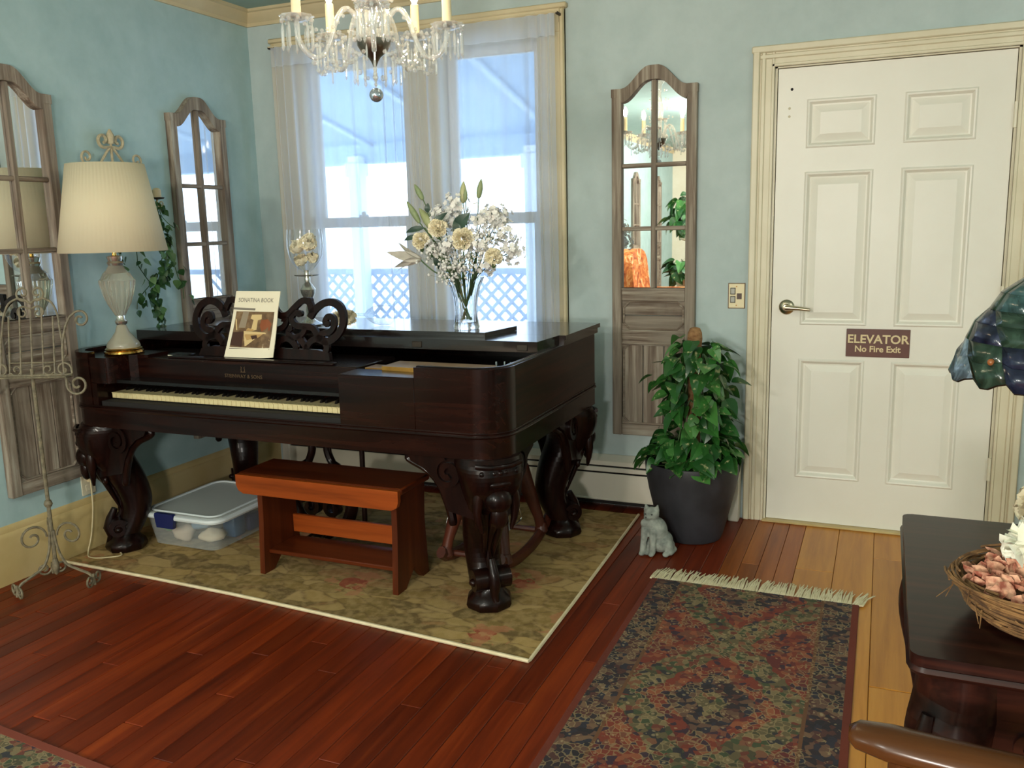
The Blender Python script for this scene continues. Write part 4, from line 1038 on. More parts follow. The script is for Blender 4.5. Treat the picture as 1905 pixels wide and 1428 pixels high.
# ------------------------------------------------------------------ wrought iron music stand
M_CREAMI = varied('cream_painted_iron', srgb(96, 88, 70), srgb(132, 121, 96), 60, .6)
ms = thing('music_stand', 'cream wrought iron music stand with scrolls and a tripod foot by the left wall', 'music stand', (.235, -1.745, 0))
c0 = Vector((.235, -1.745, 0))
MB().tube([c0+Vector((0, 0, .12)), c0+Vector((0, 0, .46)), c0+Vector((0, 0, .90))], [.008, .0075, .007], 8).lathe([(.0, -.0), (.010, .01), (.015, .04), (.010, .07)], c0+Vector((0, 0, .05)), 10).lathe([(.012, 0), (.017, .012), (.012, .026)], c0+Vector((0, 0, .34)), 10).build('pole', M_CREAMI, ms)
for k, (dx, dy) in enumerate(((.142, .052), (-.045, -.135), (-.115, .075))):
    L = math.hypot(dx, dy); d_ = Vector((dx/L, dy/L, 0)); n_ = Vector((-d_.y, d_.x, 0))
    P = lambda a, z, b=0: c0+d_*a+n_*b+Vector((0, 0, z))
    mb = MB()
    mb.tube([P(a, z) for a, z in smooth_path([(.008, .24), (.018, .16), (.045, .10), (.09, .075), (.135, .055), (.150, .030), (.155, .008)], 4)], .0058, 6)
    mb.tube([P(a, z) for a, z in [(.012, .13), (.03, .18), (.04, .23)]+spiral(.075, .225, .055, .010, R(185), R(185-500), 30)][3:], .0048, 6)
    for sb in (-1, 1):
        mb.tube([P(.15+.004*abs(t), .030+.0*t) + n_*0 if False else P(.152, z, sb*b) for b, z, t in [(q[0], q[1], 0) for q in [(0.0, .055)]+spiral(.030, .034, .028, .008, R(170), R(170+480), 24)]], .0045, 6)
    mb.build('scroll_leg', M_CREAMI, ms)
e_ = Vector((math.cos(YAW), math.sin(YAW), 0)); nn = Vector((-e_.y, e_.x, 0))
tilt = .16
SP = lambda a, z, b=0: c0+e_*a+nn*(tilt*(z-.87)+b)+Vector((0, 0, z))
fr2 = MB()
fr2.tube([SP(-.155, .872), SP(.155, .872)], .006, 8); fr2.tube([SP(-.15, .872, -.05), SP(.15, .872, -.05)], .004, 6)
for sx in (-1, 1):
    fr2.tube([SP(sx*.15, .872), SP(sx*.15, .872, -.05)], .004, 6)
    fr2.tube([SP(sx*a, z) for a, z in smooth_path([(.124, .872), (.120, .95), (.122, 1.0), (.135, 1.06), (.158, 1.105)], 4)[:-1]+spiral(.193, 1.085, .036, .008, R(150), R(150-470), 26)], .0048, 6)
    fr2.tube([SP(sx*a, z) for a, z in smooth_path([(.122, .985), (.112, 1.05), (.106, 1.10), (.085, 1.15), (.05, 1.17)], 4)+[(.02, 1.165), (0, 1.15)]], .0042, 6)
    fr2.tube([SP(sx*a, z) for a, z in [(.13, .868), (.132, .84)]+spiral(.175, .835, .043, .008, R(185), R(185+500), 28)], .0048, 6)
    fr2.tube([SP(sx*a, z) for a, z in [(.155, .878)]+spiral(.122, .893, .032, .006, R(-10), R(-10+420), 22)], .0042, 6)
    fr2.tube([SP(sx*a, z) for a, z in [(.10, .874)]+spiral(.062, .895, .024, .006, R(-30), R(-30-400), 22)], .0040, 6)
    fr2.tube([SP(sx*a, z) for a, z in [(.0, 1.15)]+spiral(.028, 1.190, .030, .007, R(-110), R(-110+430), 24)], .0042, 6)
    fr2.tube([SP(sx*a, z) for a, z in [(.0, 1.13)]+spiral(.030, 1.115, .026, .006, R(140), R(140-420), 24)], .0040, 6)
fr2.build('scroll_frame', M_CREAMI, ms)
for k in range(-2, 3):
    MB().tube([SP(k*.044, .872), SP(k*.043, 1.13 if abs(k) < 2 else 1.10)], .0038, 6).build('bar', M_CREAMI, ms)
MB().tube([SP(-.09, .922), SP(.09, .922)], .003, 6).build('bar', M_CREAMI, ms)

# ------------------------------------------------------------------ table lamp on the piano
def crystal(name, tint=(1, 1, 1, 1), rough=0.0, ior=1.5):
    m, nt, b = newmat(name, tint, rough); b.inputs['Transmission Weight'].default_value = 1; b.inputs['IOR'].default_value = ior
    return m
M_CRYS = crystal('clear_cut_crystal'); M_FROST2 = newmat('cut_glass_urn', srgb(232, 228, 212), .06, Transmission_Weight=.8)[0]; M_FROST = newmat('pale_moulded_glass', srgb(226, 220, 196), .12, Transmission_Weight=.55)[0]; M_BRASS = flat('polished_brass', srgb(206, 160, 84), .16, 1); M_SILV = flat('polished_silver', srgb(222, 218, 208), .22, .9)
def shade_mat():
    m = bpy.data.materials.new('pleated_cream_shade'); m.use_nodes = True; nt = m.node_tree; nt.nodes.clear()
    o = nd(nt, 'ShaderNodeOutputMaterial'); a = nd(nt, 'ShaderNodeBsdfDiffuse'); b = nd(nt, 'ShaderNodeBsdfTranslucent'); mx = nd(nt, 'ShaderNodeMixShader'); mx.inputs[0].default_value = .3
    for q in (a, b): q.inputs[0].default_value = srgb(242, 230, 200)
    nt.links.new(a.outputs[0], mx.inputs[1]); nt.links.new(b.outputs[0], mx.inputs[2]); nt.links.new(mx.outputs[0], o.inputs[0]); return m
LX, LY, LZ = .258, -1.308, .8995
lm = thing('table_lamp', 'crystal urn table lamp with a cream pleated shade on the piano', 'lamp', (LX, LY, LZ))
LP = lambda prof, n, mat, seg=28, **k: MB().lathe(prof, (LX, LY, LZ), seg, **k).build(n, mat, lm, 40)
LP([(.078, 0), (.082, .006), (.080, .013), (.074, .016), (.076, .022), (.070, .027)], 'brass_base', M_BRASS)
LP([(.066, .027), (.068, .034), (.062, .05), (.045, .07), (.028, .095), (.021, .118), (.018, .124)], 'glass_foot', M_FROST, flute=.03, fl_n=8)
LP([(.018, .124), (.024, .130), (.026, .140), (.018, .15), (.017, .165)], 'silver_collar', M_SILV)
LP([(.020, .165), (.030, .185), (.046, .215), (.060, .255), (.069, .295), (.071, .315), (.062, .325), (.052, .345), (.036, .362), (.028, .378)], 'urn', M_FROST2, 32, flute=.035, fl_n=16)
LP([(.030, .378), (.034, .388), (.028, .396), (.032, .408), (.033, .416), (.012, .42)], 'silver_neck', M_SILV)
LP([(.009, .42), (.009, .45), (.016, .455), (.016, .50)], 'socket', M_BRASS)
sh = MB(); n = 144; rows = []
for z, r in ((.436, .2150), (.797, .1515)):
    rows.append([(LX+(r+.0016*(k % 2))*math.cos(TAU*k/n), LY+(r+.0016*(k % 2))*math.sin(TAU*k/n), LZ+z) for k in range(n)])
for i in range(len(rows)-1): sh.strip(rows[i], rows[i+1], True)
sho = sh.build('shade', shade_mat(), lm, 3, recalc=True); q = sho.modifiers.new('thick', 'SOLIDIFY'); q.thickness = .002
hp = MB(); hp.tube([(LX, LY, LZ+.5), (LX, LY, LZ+.79)], .003, 6)
for a in (0, 120, 240): hp.tube([(LX, LY, LZ+.785), (LX+.152*math.cos(R(a)), LY+.152*math.sin(R(a)), LZ+.785)], .002, 5)
hp.build('harp', M_BRASS, lm)

# ------------------------------------------------------------------ wall sconce with ivy
M_SCON = varied('ivory_painted_iron', srgb(168, 154, 124), srgb(196, 182, 150), 60, .6)
sc = thing('candle_sconce', 'cream scrolled iron candle sconce on the wall behind the lamp shade', 'sconce', (.03, -1.055, 1.55))
WL = lambda y, z, x=.035: (x, y, z)
s1 = MB(); yc = -1.055
s1.tube([WL(yc, 1.46), WL(yc, 1.82)], .006, 8)
for sx in (-1, 1):
    s1.tube([WL(yc+sx*a, z) for a, z in smooth_path([(.0, 1.80), (.025, 1.775), (.05, 1.745), (.07, 1.72), (.09, 1.712)], 4)], .006, 6)
    s1.tube([WL(yc+sx*a, z) for a, z in [(.004, 1.795)]+spiral(.042, 1.824, .034, .010, R(-120), R(-120+380), 22)], .0075, 6)
    s1.tube([WL(yc+sx*a, z) for a, z in smooth_path([(.0, 1.50), (.06, 1.49), (.12, 1.52), (.160, 1.60), (.165, 1.68), (.155, 1.71)], 4)+spiral(.140, 1.745, .030, .008, R(-40), R(-40+400), 22)], .0055, 6)
    s1.tube([WL(yc+sx*a, z, .035+.04*i/6) for i, (a, z) in enumerate([(.0, 1.46), (.06, 1.44), (.13, 1.46), (.18, 1.50), (.205, 1.53), (.207, 1.55), (.207, 1.565)])], .005, 6)
    for st_ in (-1, 1):
        s1.tube([(.075, yc+sx*.207+st_*a, z) for a, z in [(.0, 1.535)]+spiral(.022, 1.548, .014, .004, R(-60), R(-60+360), 16)], .003, 5)
s1.tube([WL(yc, 1.81), WL(yc, 1.845), WL(yc, 1.875)], [.014, .019, .004], 8); s1.box(.001, .03, yc-.015, yc+.015, 1.55, 1.60, .003)
s1.build('scrollwork', M_SCON, sc)
for sx in (-1, 1):
    MB().lathe([(.006, 0), (.03, .004), (.034, .010), (.030, .010), (.004, .006)], (.075, yc+sx*.207, 1.566), 16).build('candle_plate', M_IRON, sc)
    MB().lathe([(.020, 0), (.020, .035), (.012, .044), (.002, .046)], (.075, yc+sx*.207, 1.575), 16).build('candle', flat('ivory_wax', srgb(214, 196, 158), .5), sc)
def leaf_mesh(name, mat, L, W, pts, fold=.12, droop=.2):
    """pointed leaf along +Y with a folded midrib; pts: (t along, half width)"""
    mb = MB(); mid = []; lf = []; rt = []
    for t, w in pts:
        y = t*L; z = -droop*L*t*t
        mid.append((0, y, z)); lf.append((-w*W, y, z+fold*w*W)); rt.append((w*W, y, z+fold*w*W))
    mb.strip(lf, mid); mb.strip(mid, rt)
    return mb.build(name, mat, None, 60, recalc=False)
def leaf_mat(name, c1, c2, c3, rough=.45, var=.0):
    m, nt, b = newmat(name, c1, rough); oi = nd(nt, 'ShaderNodeObjectInfo')
    n = noise(nt, coord(nt, 'Object', rnd=9), 40, 3); c = ramp(nt, oi.outputs['Random'], [(0, c1), (.6, c2), (1, c3)])
    if var: c = mixc(nt, ramp(nt, n, [(.60, (0, 0, 0, 1)), (.72, (var, var, var, 1))]), c, srgb(196, 190, 140))
    setcol(nt, b, c); b.inputs['Subsurface Weight'].default_value = 0
    return m
M_IVY = leaf_mat('ivy_leaf', srgb(30, 66, 34), srgb(52, 92, 48), srgb(86, 124, 70))
ivr = thing('ivy_garland', 'green trailing ivy hanging from the sconce behind the lamp', 'ivy', (.05, -.86, 1.25))
strands = [[(-0.858, 1.546), (-0.846, 1.482), (-0.839, 1.432), (-0.819, 1.377), (-0.819, 1.327), (-0.845, 1.277), (-0.844, 1.237), (-0.833, 1.211)],
           [(-0.993, 1.40), (-0.993, 1.303), (-0.992, 1.264), (-0.954, 1.208), (-0.932, 1.172), (-0.976, 1.135), (-1.013, 1.104), (-1.025, 1.06)],
           [(-.844, 1.237), (-0.911, 1.185), (-0.88, 1.168), (-0.932, 1.122), (-0.906, 1.069), (-0.891, 1.027), (-0.884, 0.985)],
           [(-0.827, 1.532), (-0.818, 1.492), (-0.775, 1.452), (-0.736, 1.431)],
           [(-0.80, 1.30), (-0.76, 1.242), (-0.745, 1.19), (-0.722, 1.162), (-0.719, 1.084)],
           [(-1.11, 1.46), (-1.10, 1.38), (-1.09, 1.30), (-1.07, 1.27)]]
HEART = [(0, .02), (.08, .34), (.22, .5), (.42, .46), (.65, .30), (.85, .13), (1, .0)]
ivl = None; rg = random.Random(11)
for si, st_ in enumerate(strands):
    pts = smooth_path(st_, 5)
    MB().tube([(.062, y, z) for y, z in pts], .0022, 5).build('vine', M_IVY, ivr)
    step = {0: 1.1, 1: 2.0, 2: 1.1, 3: 4.5, 4: 2.6, 5: 3}[si]; k = 0.0
    while k < len(pts):
        y, z = pts[int(k)]
        for rep in range(2 if si in (0, 2) else 1):
            if ivl is None: ivl = leaf_mesh('leaf', M_IVY, .040, .036, HEART); ivl.parent = ivr; o = ivl
            else: o = link_copy(ivl, 'leaf', ivr)
            o.location = Vector((.064+rg.uniform(0, .022), y+rg.uniform(-.03, .03), z+rg.uniform(-.015, .015)))-world_at(ivr)
            o.rotation_euler = (R(rg.uniform(-120, -30)), R(rg.uniform(-35, 35)), R(-90+rg.uniform(-75, 75)))
            s_ = rg.uniform(.75, 1.25); o.scale = (s_, s_, s_)
        k += step
# outlet and cord below
ot = thing('wall_outlet', 'ivory outlet plate on the wall behind the left piano leg', 'outlet', (0, -1.352, .26))
MB().box(.0005, .007, -1.39, -1.315, .252, .368, .003).build('plate', M_CASING, ot)
for zz in (.285, .335): MB().box(.006, .0085, -1.37, -1.335, zz-.014, zz+.014, .002).build('socket', flat('outlet_face', srgb(226, 216, 186), .4), ot)
cdp = smooth_path([(.012, -1.350, .325), (.03, -1.36, .31), (.04, -1.372, .20), (.045, -1.40, .08), (.06, -1.44, .014), (.12, -1.48, .012), (.19, -1.46, .013), (.23, -1.41, .014), (.10, -1.34, .013), (.06, -1.20, .013)], 6)
cr = MB(); cr.tube(cdp, .0032, 6); cr.box(.008, .026, -1.364, -1.336, .312, .338, .003)
tag(cr.build('lamp_cord', flat('ivory_cord', srgb(206, 190, 150), .5), at=(.06, -1.4, .01)), 'thin ivory lamp cord running down the left wall to the floor', 'cord')
# small dark case with a white edge
nb_ = thing('eyeglass_case', 'small dark flat case with a white edge on the piano beside the lamp', 'case', (.50, -1.15, .887))
MB().box(.455, .56, -1.265, -1.20, .8868, .897, .004).build('case_body', M_EBON, nb_)
MB().box(.46, .535, -1.2665, -1.264, .889, .8935, .001).build('white_edge', M_PAPER, nb_)
# ------------------------------------------------------------------ silver goblet with cream roses, and a tipped glass
def petal(mb, base, d_out, d_up, L, W, curl=.5, n=6):
    """pointed curved petal: base point, outward and upward unit vectors"""
    o = Vector(d_out).normalized(); u = Vector(d_up).normalized(); s_ = o.cross(u)
    if s_.length < 1e-4: s_ = o.orthogonal()
    s_.normalize(); L_, R_, M_ = [], [], []
    for i in range(n+1):
        t = i/n; p = Vector(base)+u*(L*t)+o*(curl*L*t*t); w = W*math.sin(PI*(.08+.92*t)**.85)
        M_.append(p); L_.append(p-s_*w+o*(.2*w)); R_.append(p+s_*w+o*(.2*w))
    mb.strip(L_, M_); mb.strip(M_, R_)
def carnation_head(mb, c, r, axis, seed, n=70, fw=1.0, zig=.07):
    """a ball of small frilled fins"""
    rg_ = random.Random(seed); a = Vector(axis).normalized(); k = 0
    while k < n:
        d = Vector((rg_.gauss(0, 1), rg_.gauss(0, 1), rg_.gauss(0, 1))).normalized()
        if d.dot(a) < -.45: continue
        k += 1; s_ = d.cross(Vector((rg_.gauss(0, 1), rg_.gauss(0, 1), rg_.gauss(0, 1)))).normalized(); m_ = d.cross(s_); w = fw*r*rg_.uniform(.28, .42); ro = r*rg_.uniform(.82, 1.06)
        inn, mid, out_ = [], [], []
        for i in range(7):
            q = -1+2*i/6; z_ = (1 if i % 2 else -1)*zig*r; bend = .22*r*(1-q*q)
            inn.append(Vector(c)+d*(.35*r)+s_*(q*w*.35)); mid.append(Vector(c)+d*(.72*ro)+s_*(q*w*.85)+m_*(z_*.4+bend*.5)); out_.append(Vector(c)+d*ro*(1-.12*q*q)+s_*(q*w)+m_*(z_+bend))
        mb.strip(inn, mid); mb.strip(mid, out_)
def rose_head(mb, c, r, axis, seed, layers=5):
    """nested cupped petals"""
    rg_ = random.Random(seed); a = Vector(axis).normalized(); x_ = a.orthogonal().normalized(); y_ = a.cross(x_)
    for l in range(layers):
        k = (l+1)/layers; rk = r*(.25+.75*k); top = R(18+42*k)
        for i in range(3+l):
            ph = TAU*(i+.5*(l % 2)+rg_.uniform(-.12, .12))/(3+l); half = TAU/(3+l)*.72; rows = []
            for j in range(5):
                th = R(150)+(top-R(150))*j/4; row = []
                for q in range(7):
                    u = -1+2*q/6; rad = rk*(1+(.16*(j/4)**3)*(1-.3*u*u)+.03*math.sin(5*u+l)); tt = th+R(16)*u*u*(j/4)
                    row.append(Vector(c)+a*(rad*math.cos(tt))+(x_*math.cos(ph+half*u)+y_*math.sin(ph+half*u))*(rad*math.sin(tt)))
                rows.append(row)
            for j in range(4): mb.strip(rows[j], rows[j+1])
M_ROSE = varied('cream_silk_petal', srgb(232, 220, 190), srgb(244, 234, 208), 30, .75)
M_WGLASS = thin_glass('clear_goblet_glass', (.97, .98, .98, 1), .05)
GX, GY, GZ = .905, -.85, .9848
gb = thing('silver_goblet', 'tall glass goblet on a turned silver stem on the piano lid', 'goblet', (GX, GY, GZ))
MB().lathe([(.062, 0), (.064, .006), (.040, .014), (.020, .03), (.012, .05), (.014, .07), (.010, .09), (.013, .11), (.030, .140), (.034, .160), (.022, .180), (.012, .192), (.014, .205), (.012, .215), (.055, .222), (.057, .226), (.012, .230), (.013, .245), (.0, .247)], (GX, GY, GZ), 28).build('silver_stem', M_SILV, gb)
MB().lathe([(.010, .235), (.035, .25), (.058, .275), (.074, .31), (.080, .35), (.079, .39), (.075, .425)], (GX, GY, GZ), 32, cap=False).build('glass_bowl', M_WGLASS, gb)
RG = 'cream silk roses in the silver goblet'
for k, (dx, dy, dz, r, lab) in enumerate(((-.022, -.028, .350, .036, 'cream rose at the front left of the goblet mouth'), (.030, -.012, .362, .038, 'large cream rose at the right of the goblet mouth'), (.0, .032, .378, .034, 'cream rose at the top rear of the goblet'), (-.012, -.02, .292, .033, 'cream rose low in the glass goblet bowl'), (.024, .018, .300, .030, 'cream rose deep in the right of the goblet bowl'))):
    mb = MB(); rose_head(mb, (GX+dx, GY+dy, GZ+dz), r*.8, (dx*6, dy*6-.3, .6), 20+k, 4); carnation_head(mb, (GX+dx, GY+dy, GZ+dz), r, (dx*6, dy*6-.3, .6), 20+k, 34)
    tag(mb.build('cream_rose', M_ROSE, at=(GX+dx, GY+dy, GZ+dz-r), smooth=60, recalc=False), lab, 'rose', RG)
tg = thing('tipped_glass', 'clear glass goblet lying on its side on the piano lid', 'goblet', (1.20, -.80, .9848))
ry_ = Matrix.Rotation(R(90), 3, 'Y')
MB().lathe([(.006, -.08), (.006, -.02), (.025, 0), (.040, .03), (.046, .065), (.045, .095), (.042, .11)], (1.185, -.80, 1.031), 24, cap=False, rot=ry_).build('bowl', M_WGLASS, tg)
MB().lathe([(.044, -.083), (.040, -.079), (.006, -.076)], (1.185, -.80, 1.031), 24, rot=ry_).build('foot', M_WGLASS, tg)
for k, (x_, y_, z_, r, lab) in enumerate(((1.065, -.86, 1.018, .036, 'cream silk flower on the lid beside the tipped glass, left one'), (1.125, -.875, 1.024, .040, 'large cream silk flower right beside the tipped glass'))):
    mb = MB(); rose_head(mb, (x_, y_, z_), r*.8, (.1, -.5, .7), 40+k, 4); carnation_head(mb, (x_, y_, z_), r, (.1, -.5, .7), 40+k, 34)
    tag(mb.build('silk_flower', M_ROSE, at=(x_, y_, z_-.035), smooth=60, recalc=False), lab, 'flower', 'cream silk flowers on the piano lid')

# ------------------------------------------------------------------ crystal vase of white flowers
VX, VY, VZ = 1.683, -.84, .9848
va = thing('crystal_vase', 'fluted clear crystal vase on the piano lid', 'vase', (VX, VY, VZ))
vb = MB(); po_ = [(.050, 0), (.053, .008), (.050, .02), (.046, .05), (.045, .08), (.050, .13), (.062, .18), (.078, .214)]; pi_ = [(.074, .214), (.057, .18), (.045, .13), (.040, .08), (.041, .05), (.042, .03), (.0, .028)]
vb.lathe(po_+pi_, (VX, VY, VZ), 48, flute=.035, fl_n=16); vb.build('glass_body', M_CRYS, va, 60)
M_STEMG = varied('green_stem', srgb(58, 86, 48), srgb(86, 112, 66), 20, .5); M_BUD = varied('pale_green_lily_bud', srgb(150, 160, 112), srgb(200, 198, 150), 12, .5, stretch=(1, 1, .3))
M_BUDG = varied('green_lily_bud', srgb(116, 136, 96), srgb(156, 168, 124), 12, .5); M_WPET = varied('white_petal', srgb(226, 224, 220), srgb(240, 238, 232), 30, .7)
M_CARN = varied('cream_carnation_petal', srgb(244, 234, 200), srgb(250, 242, 218), 40, .75); M_DLEAF = varied('dark_lily_leaf', srgb(40, 62, 56), srgb(62, 86, 70), 14, .4)
FG = 'white flowers in the crystal vase'
rgf = random.Random(31)
def V(p, dy=0): return Vector((VX+p[0], VY+p[1]+dy, VZ+p[2]))
def stem_to(mb, head, sway=None, r=.0022):
    """a stem from the vase bottom through its mouth to the head"""
    h = head-Vector((VX, VY, VZ)); a = math.atan2(h.y, h.x)
    mo_ = Vector((VX+.045*math.cos(a), VY+.045*math.sin(a), VZ+.20)); bo = Vector((VX-.022*math.cos(a), VY-.022*math.sin(a), VZ+.035))
    mid = mo_+(head-mo_)*.5+Vector((0, 0, .02))
    mb.tube(smooth_path([tuple(bo), tuple((bo+mo_)/2), tuple(mo_), tuple(mid), tuple(head)], 4), r, 5)
def flower(name, label, cat, head): 
    t = thing(name, label, cat, tuple(head), FG); s_ = MB(); stem_to(s_, head); s_.build('stem', M_STEMG, t, 60); return t
buds = [((-.219, .0, .598), (-.181, 0, .533), .013, M_BUDG, 'green lily bud highest at the upper left of the bouquet'), ((-.253, -.01, .53), (-.199, -.005, .44), .014, M_BUDG, 'green lily bud leaning out farthest left in the bouquet'),
        ((-.212, .02, .50), (-.132, .01, .40), .021, M_BUD, 'fat pale yellow-green lily bud left of the carnations'), ((.008, 0, .601), (.002, 0, .513), .015, M_BUD, 'pale lily bud standing at the top middle of the bouquet'),
        ((.026, -.02, .572), (.021, -.015, .52), .009, M_BUDG, 'small thin lily bud beside the top middle bud'), ((.083, .01, .607), (.068, .01, .531), .013, M_BUDG, 'slim green lily bud at the top right of the bouquet')]
for tip, base, r, mt, lab in buds:
    t = flower('lily_bud', lab, 'flower bud', V(base)); mb = MB(); a, b = V(base), V(tip)
    mb.tube([a+(b-a)*q for q in (0, .08, .25, .5, .75, .92, 1)], [r*.35, r*.7, r*.95, r, r*.72, r*.35, r*.08], 8); mb.build('bud', mt, t, 60)
for p, r, lab in (((-.072, -.085, .416), .040, 'cream carnation left of centre in the bouquet'), ((.049, -.105, .371), .047, 'largest cream carnation in the middle of the bouquet'), ((-.155, -.075, .365), .038, 'cream carnation at the left side of the bouquet'), ((.169, -.085, .299), .037, 'cream carnation low at the right of the bouquet')):
    t = flower('carnation', lab, 'carnation', V(p)); mb = MB(); carnation_head(mb, V(p), r, (p[0]*2, -.55, .55), int(p[0]*999), 80); carnation_head(mb, V(p)+Vector((p[0]*.05, -.012, .012)), r*.62, (p[0]*2, -.55, .55), int(p[0]*777), 44); mb.build('petals', M_CARN, t, 60, recalc=False)
    MB().lathe([(.004, -.045), (.010, -.035), (.011, -.012)], V(p), 8).build('calyx', M_STEMG, t)
t = thing('open_lily', 'faded open lily drooping out to the left of the vase', 'lily', tuple(V((-.192, -.03, .29))), FG)
s_ = MB(); s_.tube(smooth_path([tuple(V((.01, 0, .04))), tuple(V((-.03, -.01, .15))), tuple(V((-.06, -.02, .22))), tuple(V((-.12, -.03, .235))), tuple(V((-.192, -.03, .29)))], 5), .003, 6); s_.build('stem', M_STEMG, t)
M_LILY = varied('greyed_white_lily_petal', srgb(186, 180, 168), srgb(214, 208, 196), 20, .7)
for k in range(6):
    a = TAU*k/6; mb = MB(); ax = Vector((-1, -.1, .12)).normalized(); x_ = ax.orthogonal().normalized(); y_ = ax.cross(x_); o = x_*math.cos(a)+y_*math.sin(a)
    petal(mb, V((-.185, -.03, .29)), o, (ax+o*.22).normalized(), .13 if k % 2 else .105, .022, .38, 6); mb.build('petal', M_LILY, t, 60, recalc=False)
LEAFP = [(0, .02), (.15, .30), (.35, .46), (.6, .42), (.82, .22), (1, .0)]
lf0 = None
for a, b, w, lab in (((-.125, -.07, .40), (-.042, -.05, .479), .020, 'curved dark leaf over the left carnation'), ((-.002, -.05, .41), (.063, -.06, .474), .030, 'broad dark leaf in the top middle of the bouquet'), ((.024, -.06, .39), (-.01, -.05, .455), .028, 'dark leaf behind the middle carnation'),
                     ((-.167, -.02, .418), (-.253, -.03, .40), .014, 'narrow dark leaf pointing left under the lily buds'), ((-.188, -.03, .385), (-.262, -.03, .368), .012, 'lower narrow dark leaf at the left of the bouquet'), ((-.163, 0, .48), (-.158, .0, .52), .014, 'small dark leaf under the uppermost left bud'), ((-.10, -.04, .25), (-.105, -.05, .34), .016, 'dark leaf low at the left above the vase rim')):
    A, B = V(a), V(b); d = B-A; L = d.length; mb = MB(); side = d.normalized().cross(Vector((.25, -.9, .3))).normalized(); nrm = side.cross(d.normalized())
    l_, m_, r_ = [], [], []
    for tt, ww in LEAFP:
        p = A+d*tt+nrm*(.18*L*math.sin(PI*tt)); m_.append(p); l_.append(p-side*(ww*w*2)+nrm*.1*w); r_.append(p+side*(ww*w*2)+nrm*.1*w)
    mb.strip(l_, m_); mb.strip(m_, r_)
    t = flower('lily_leaf', lab, 'leaf', A); mb.build('blade', M_DLEAF, t, 60, recalc=False)
SPR = [((-.025, 0, .500), .055, 'white floret spray at the top middle'), ((.095, -.03, .44), .060, 'white floret spray right of the middle leaf'), ((.150, .01, .445), .060, 'white floret spray at the upper right'), ((.185, -.01, .385), .060, 'white floret spray at the far right'),
       ((.215, 0, .315), .048, 'white floret spray drooping at the right edge'), ((.115, -.03, .262), .045, 'white floret spray low at the right by the vase rim'), ((-.06, .02, .452), .048, 'white floret spray behind the left carnation'), ((-.108, .02, .462), .045, 'white floret spray at the upper left'),
       ((.145, .0, .462), .045, 'small white floret spray peeking out at the top right'), ((-.02, -.08, .345), .046, 'white floret spray low in the middle front'), ((.10, -.06, .35), .052, 'white floret spray between the two right carnations'), ((-.105, -.05, .335), .040, 'white floret spray under the left carnation')]
for p, r, lab in SPR:
    t = flower('floret_spray', lab+' of the bouquet', 'flower', V(p)); mb = MB()
    for k in range(46):
        d = Vector((rgf.gauss(0, 1), rgf.gauss(0, 1)-.4, rgf.gauss(0, 1))).normalized(); c = V(p)+d*(r*rgf.uniform(.3, 1.2)); x_ = d.orthogonal().normalized(); y_ = d.cross(x_)
        for i in range(5):
            a = TAU*i/5+k; o = x_*math.cos(a)+y_*math.sin(a); s2 = d.cross(o)
            mb.add([c, c+o*.008+s2*.0055+d*.002, c+o*.0135+d*.004, c+o*.008-s2*.0055+d*.002], [[0, 1, 2, 3]])
    q = mb.build('florets', M_WPET, t, 0, recalc=False); q['kind'] = 'stuff'
BRE = [((-.112, -.07, .33), 'left front'), ((-.054, -.09, .315), 'centre left'), ((-.013, -.09, .263), 'just above the vase rim'), ((-.057, -.06, .239), 'low left above the rim'), ((.031, -.09, .291), 'below the largest carnation'), ((.074, -.08, .314), 'right of the largest carnation'), ((.117, -.06, .365), 'upper right'), ((.018, -.07, .240), 'low middle'), ((.143, -.05, .383), 'far right beside the dark gap')]
for p, lab in BRE:
    t = flower('babys_breath', 'sprig of tiny white blossoms '+lab+' in the bouquet', 'flower', V(p)); mb = MB(); tw = MB()
    for k in range(46):
        c = V(p)+Vector((rgf.gauss(0, .026), rgf.gauss(0, .02), rgf.gauss(0, .026))); mb.ball(c, rgf.uniform(.004, .0075), 6, 4); tw.tube([V(p)-Vector((0, 0, .03)), c], .0006, 3, cap=False)
    q = mb.build('blossoms', M_WPET, t, 60); q['kind'] = 'stuff'; q = tw.build('twigs', M_STEMG, t, 60); q['kind'] = 'stuff'

# ------------------------------------------------------------------ potted pothos by the door
PX, PY = 2.528, -.318
pl_ = thing('potted_pothos', 'bushy green pothos on a moss pole in a black pot by the door', 'plant', (PX, PY, 0))
M_POT = varied('matt_charcoal_pot', srgb(36, 36, 40), srgb(52, 52, 58), 8, .55, bmp=.15)
MB().lathe([(.118, 0), (.132, .004), (.142, .03), (.168, .13), (.190, .22), (.205, .30), (.209, .345), (.206, .356), (.198, .356), (.195, .345), (.185, .30)], (PX, PY, 0), 40).build('pot', M_POT, pl_)
MB().lathe([(0, .305), (.19, .300)], (PX, PY, 0), 24, cap=False).build('soil', varied('dark_potting_soil', srgb(40, 28, 20), srgb(62, 44, 32), 40, .95), pl_)
M_MOSS = varied('brown_coir_pole', srgb(120, 84, 52), srgb(160, 122, 82), 40, .95, bmp=.5, stretch=(1, 1, 2), bd=.006)
mp_ = MB(); mp_.lathe([(.026, .30), (.028, .5), (.026, .8), (.030, .87), (.033, .90), (.031, .925), (.022, .945), (.008, .95)], (PX+.005, PY, 0), 16); mp_.build('moss_pole', M_MOSS, pl_, 60)
M_POTH = leaf_mat('pothos_leaf', srgb(24, 66, 26), srgb(44, 98, 38), srgb(76, 130, 62), .35, .7)
HEART2 = [(0, .06), (.06, .36), (.18, .5), (.36, .52), (.56, .42), (.76, .26), (.9, .12), (1, .0)]
rgp = random.Random(17); pv = []
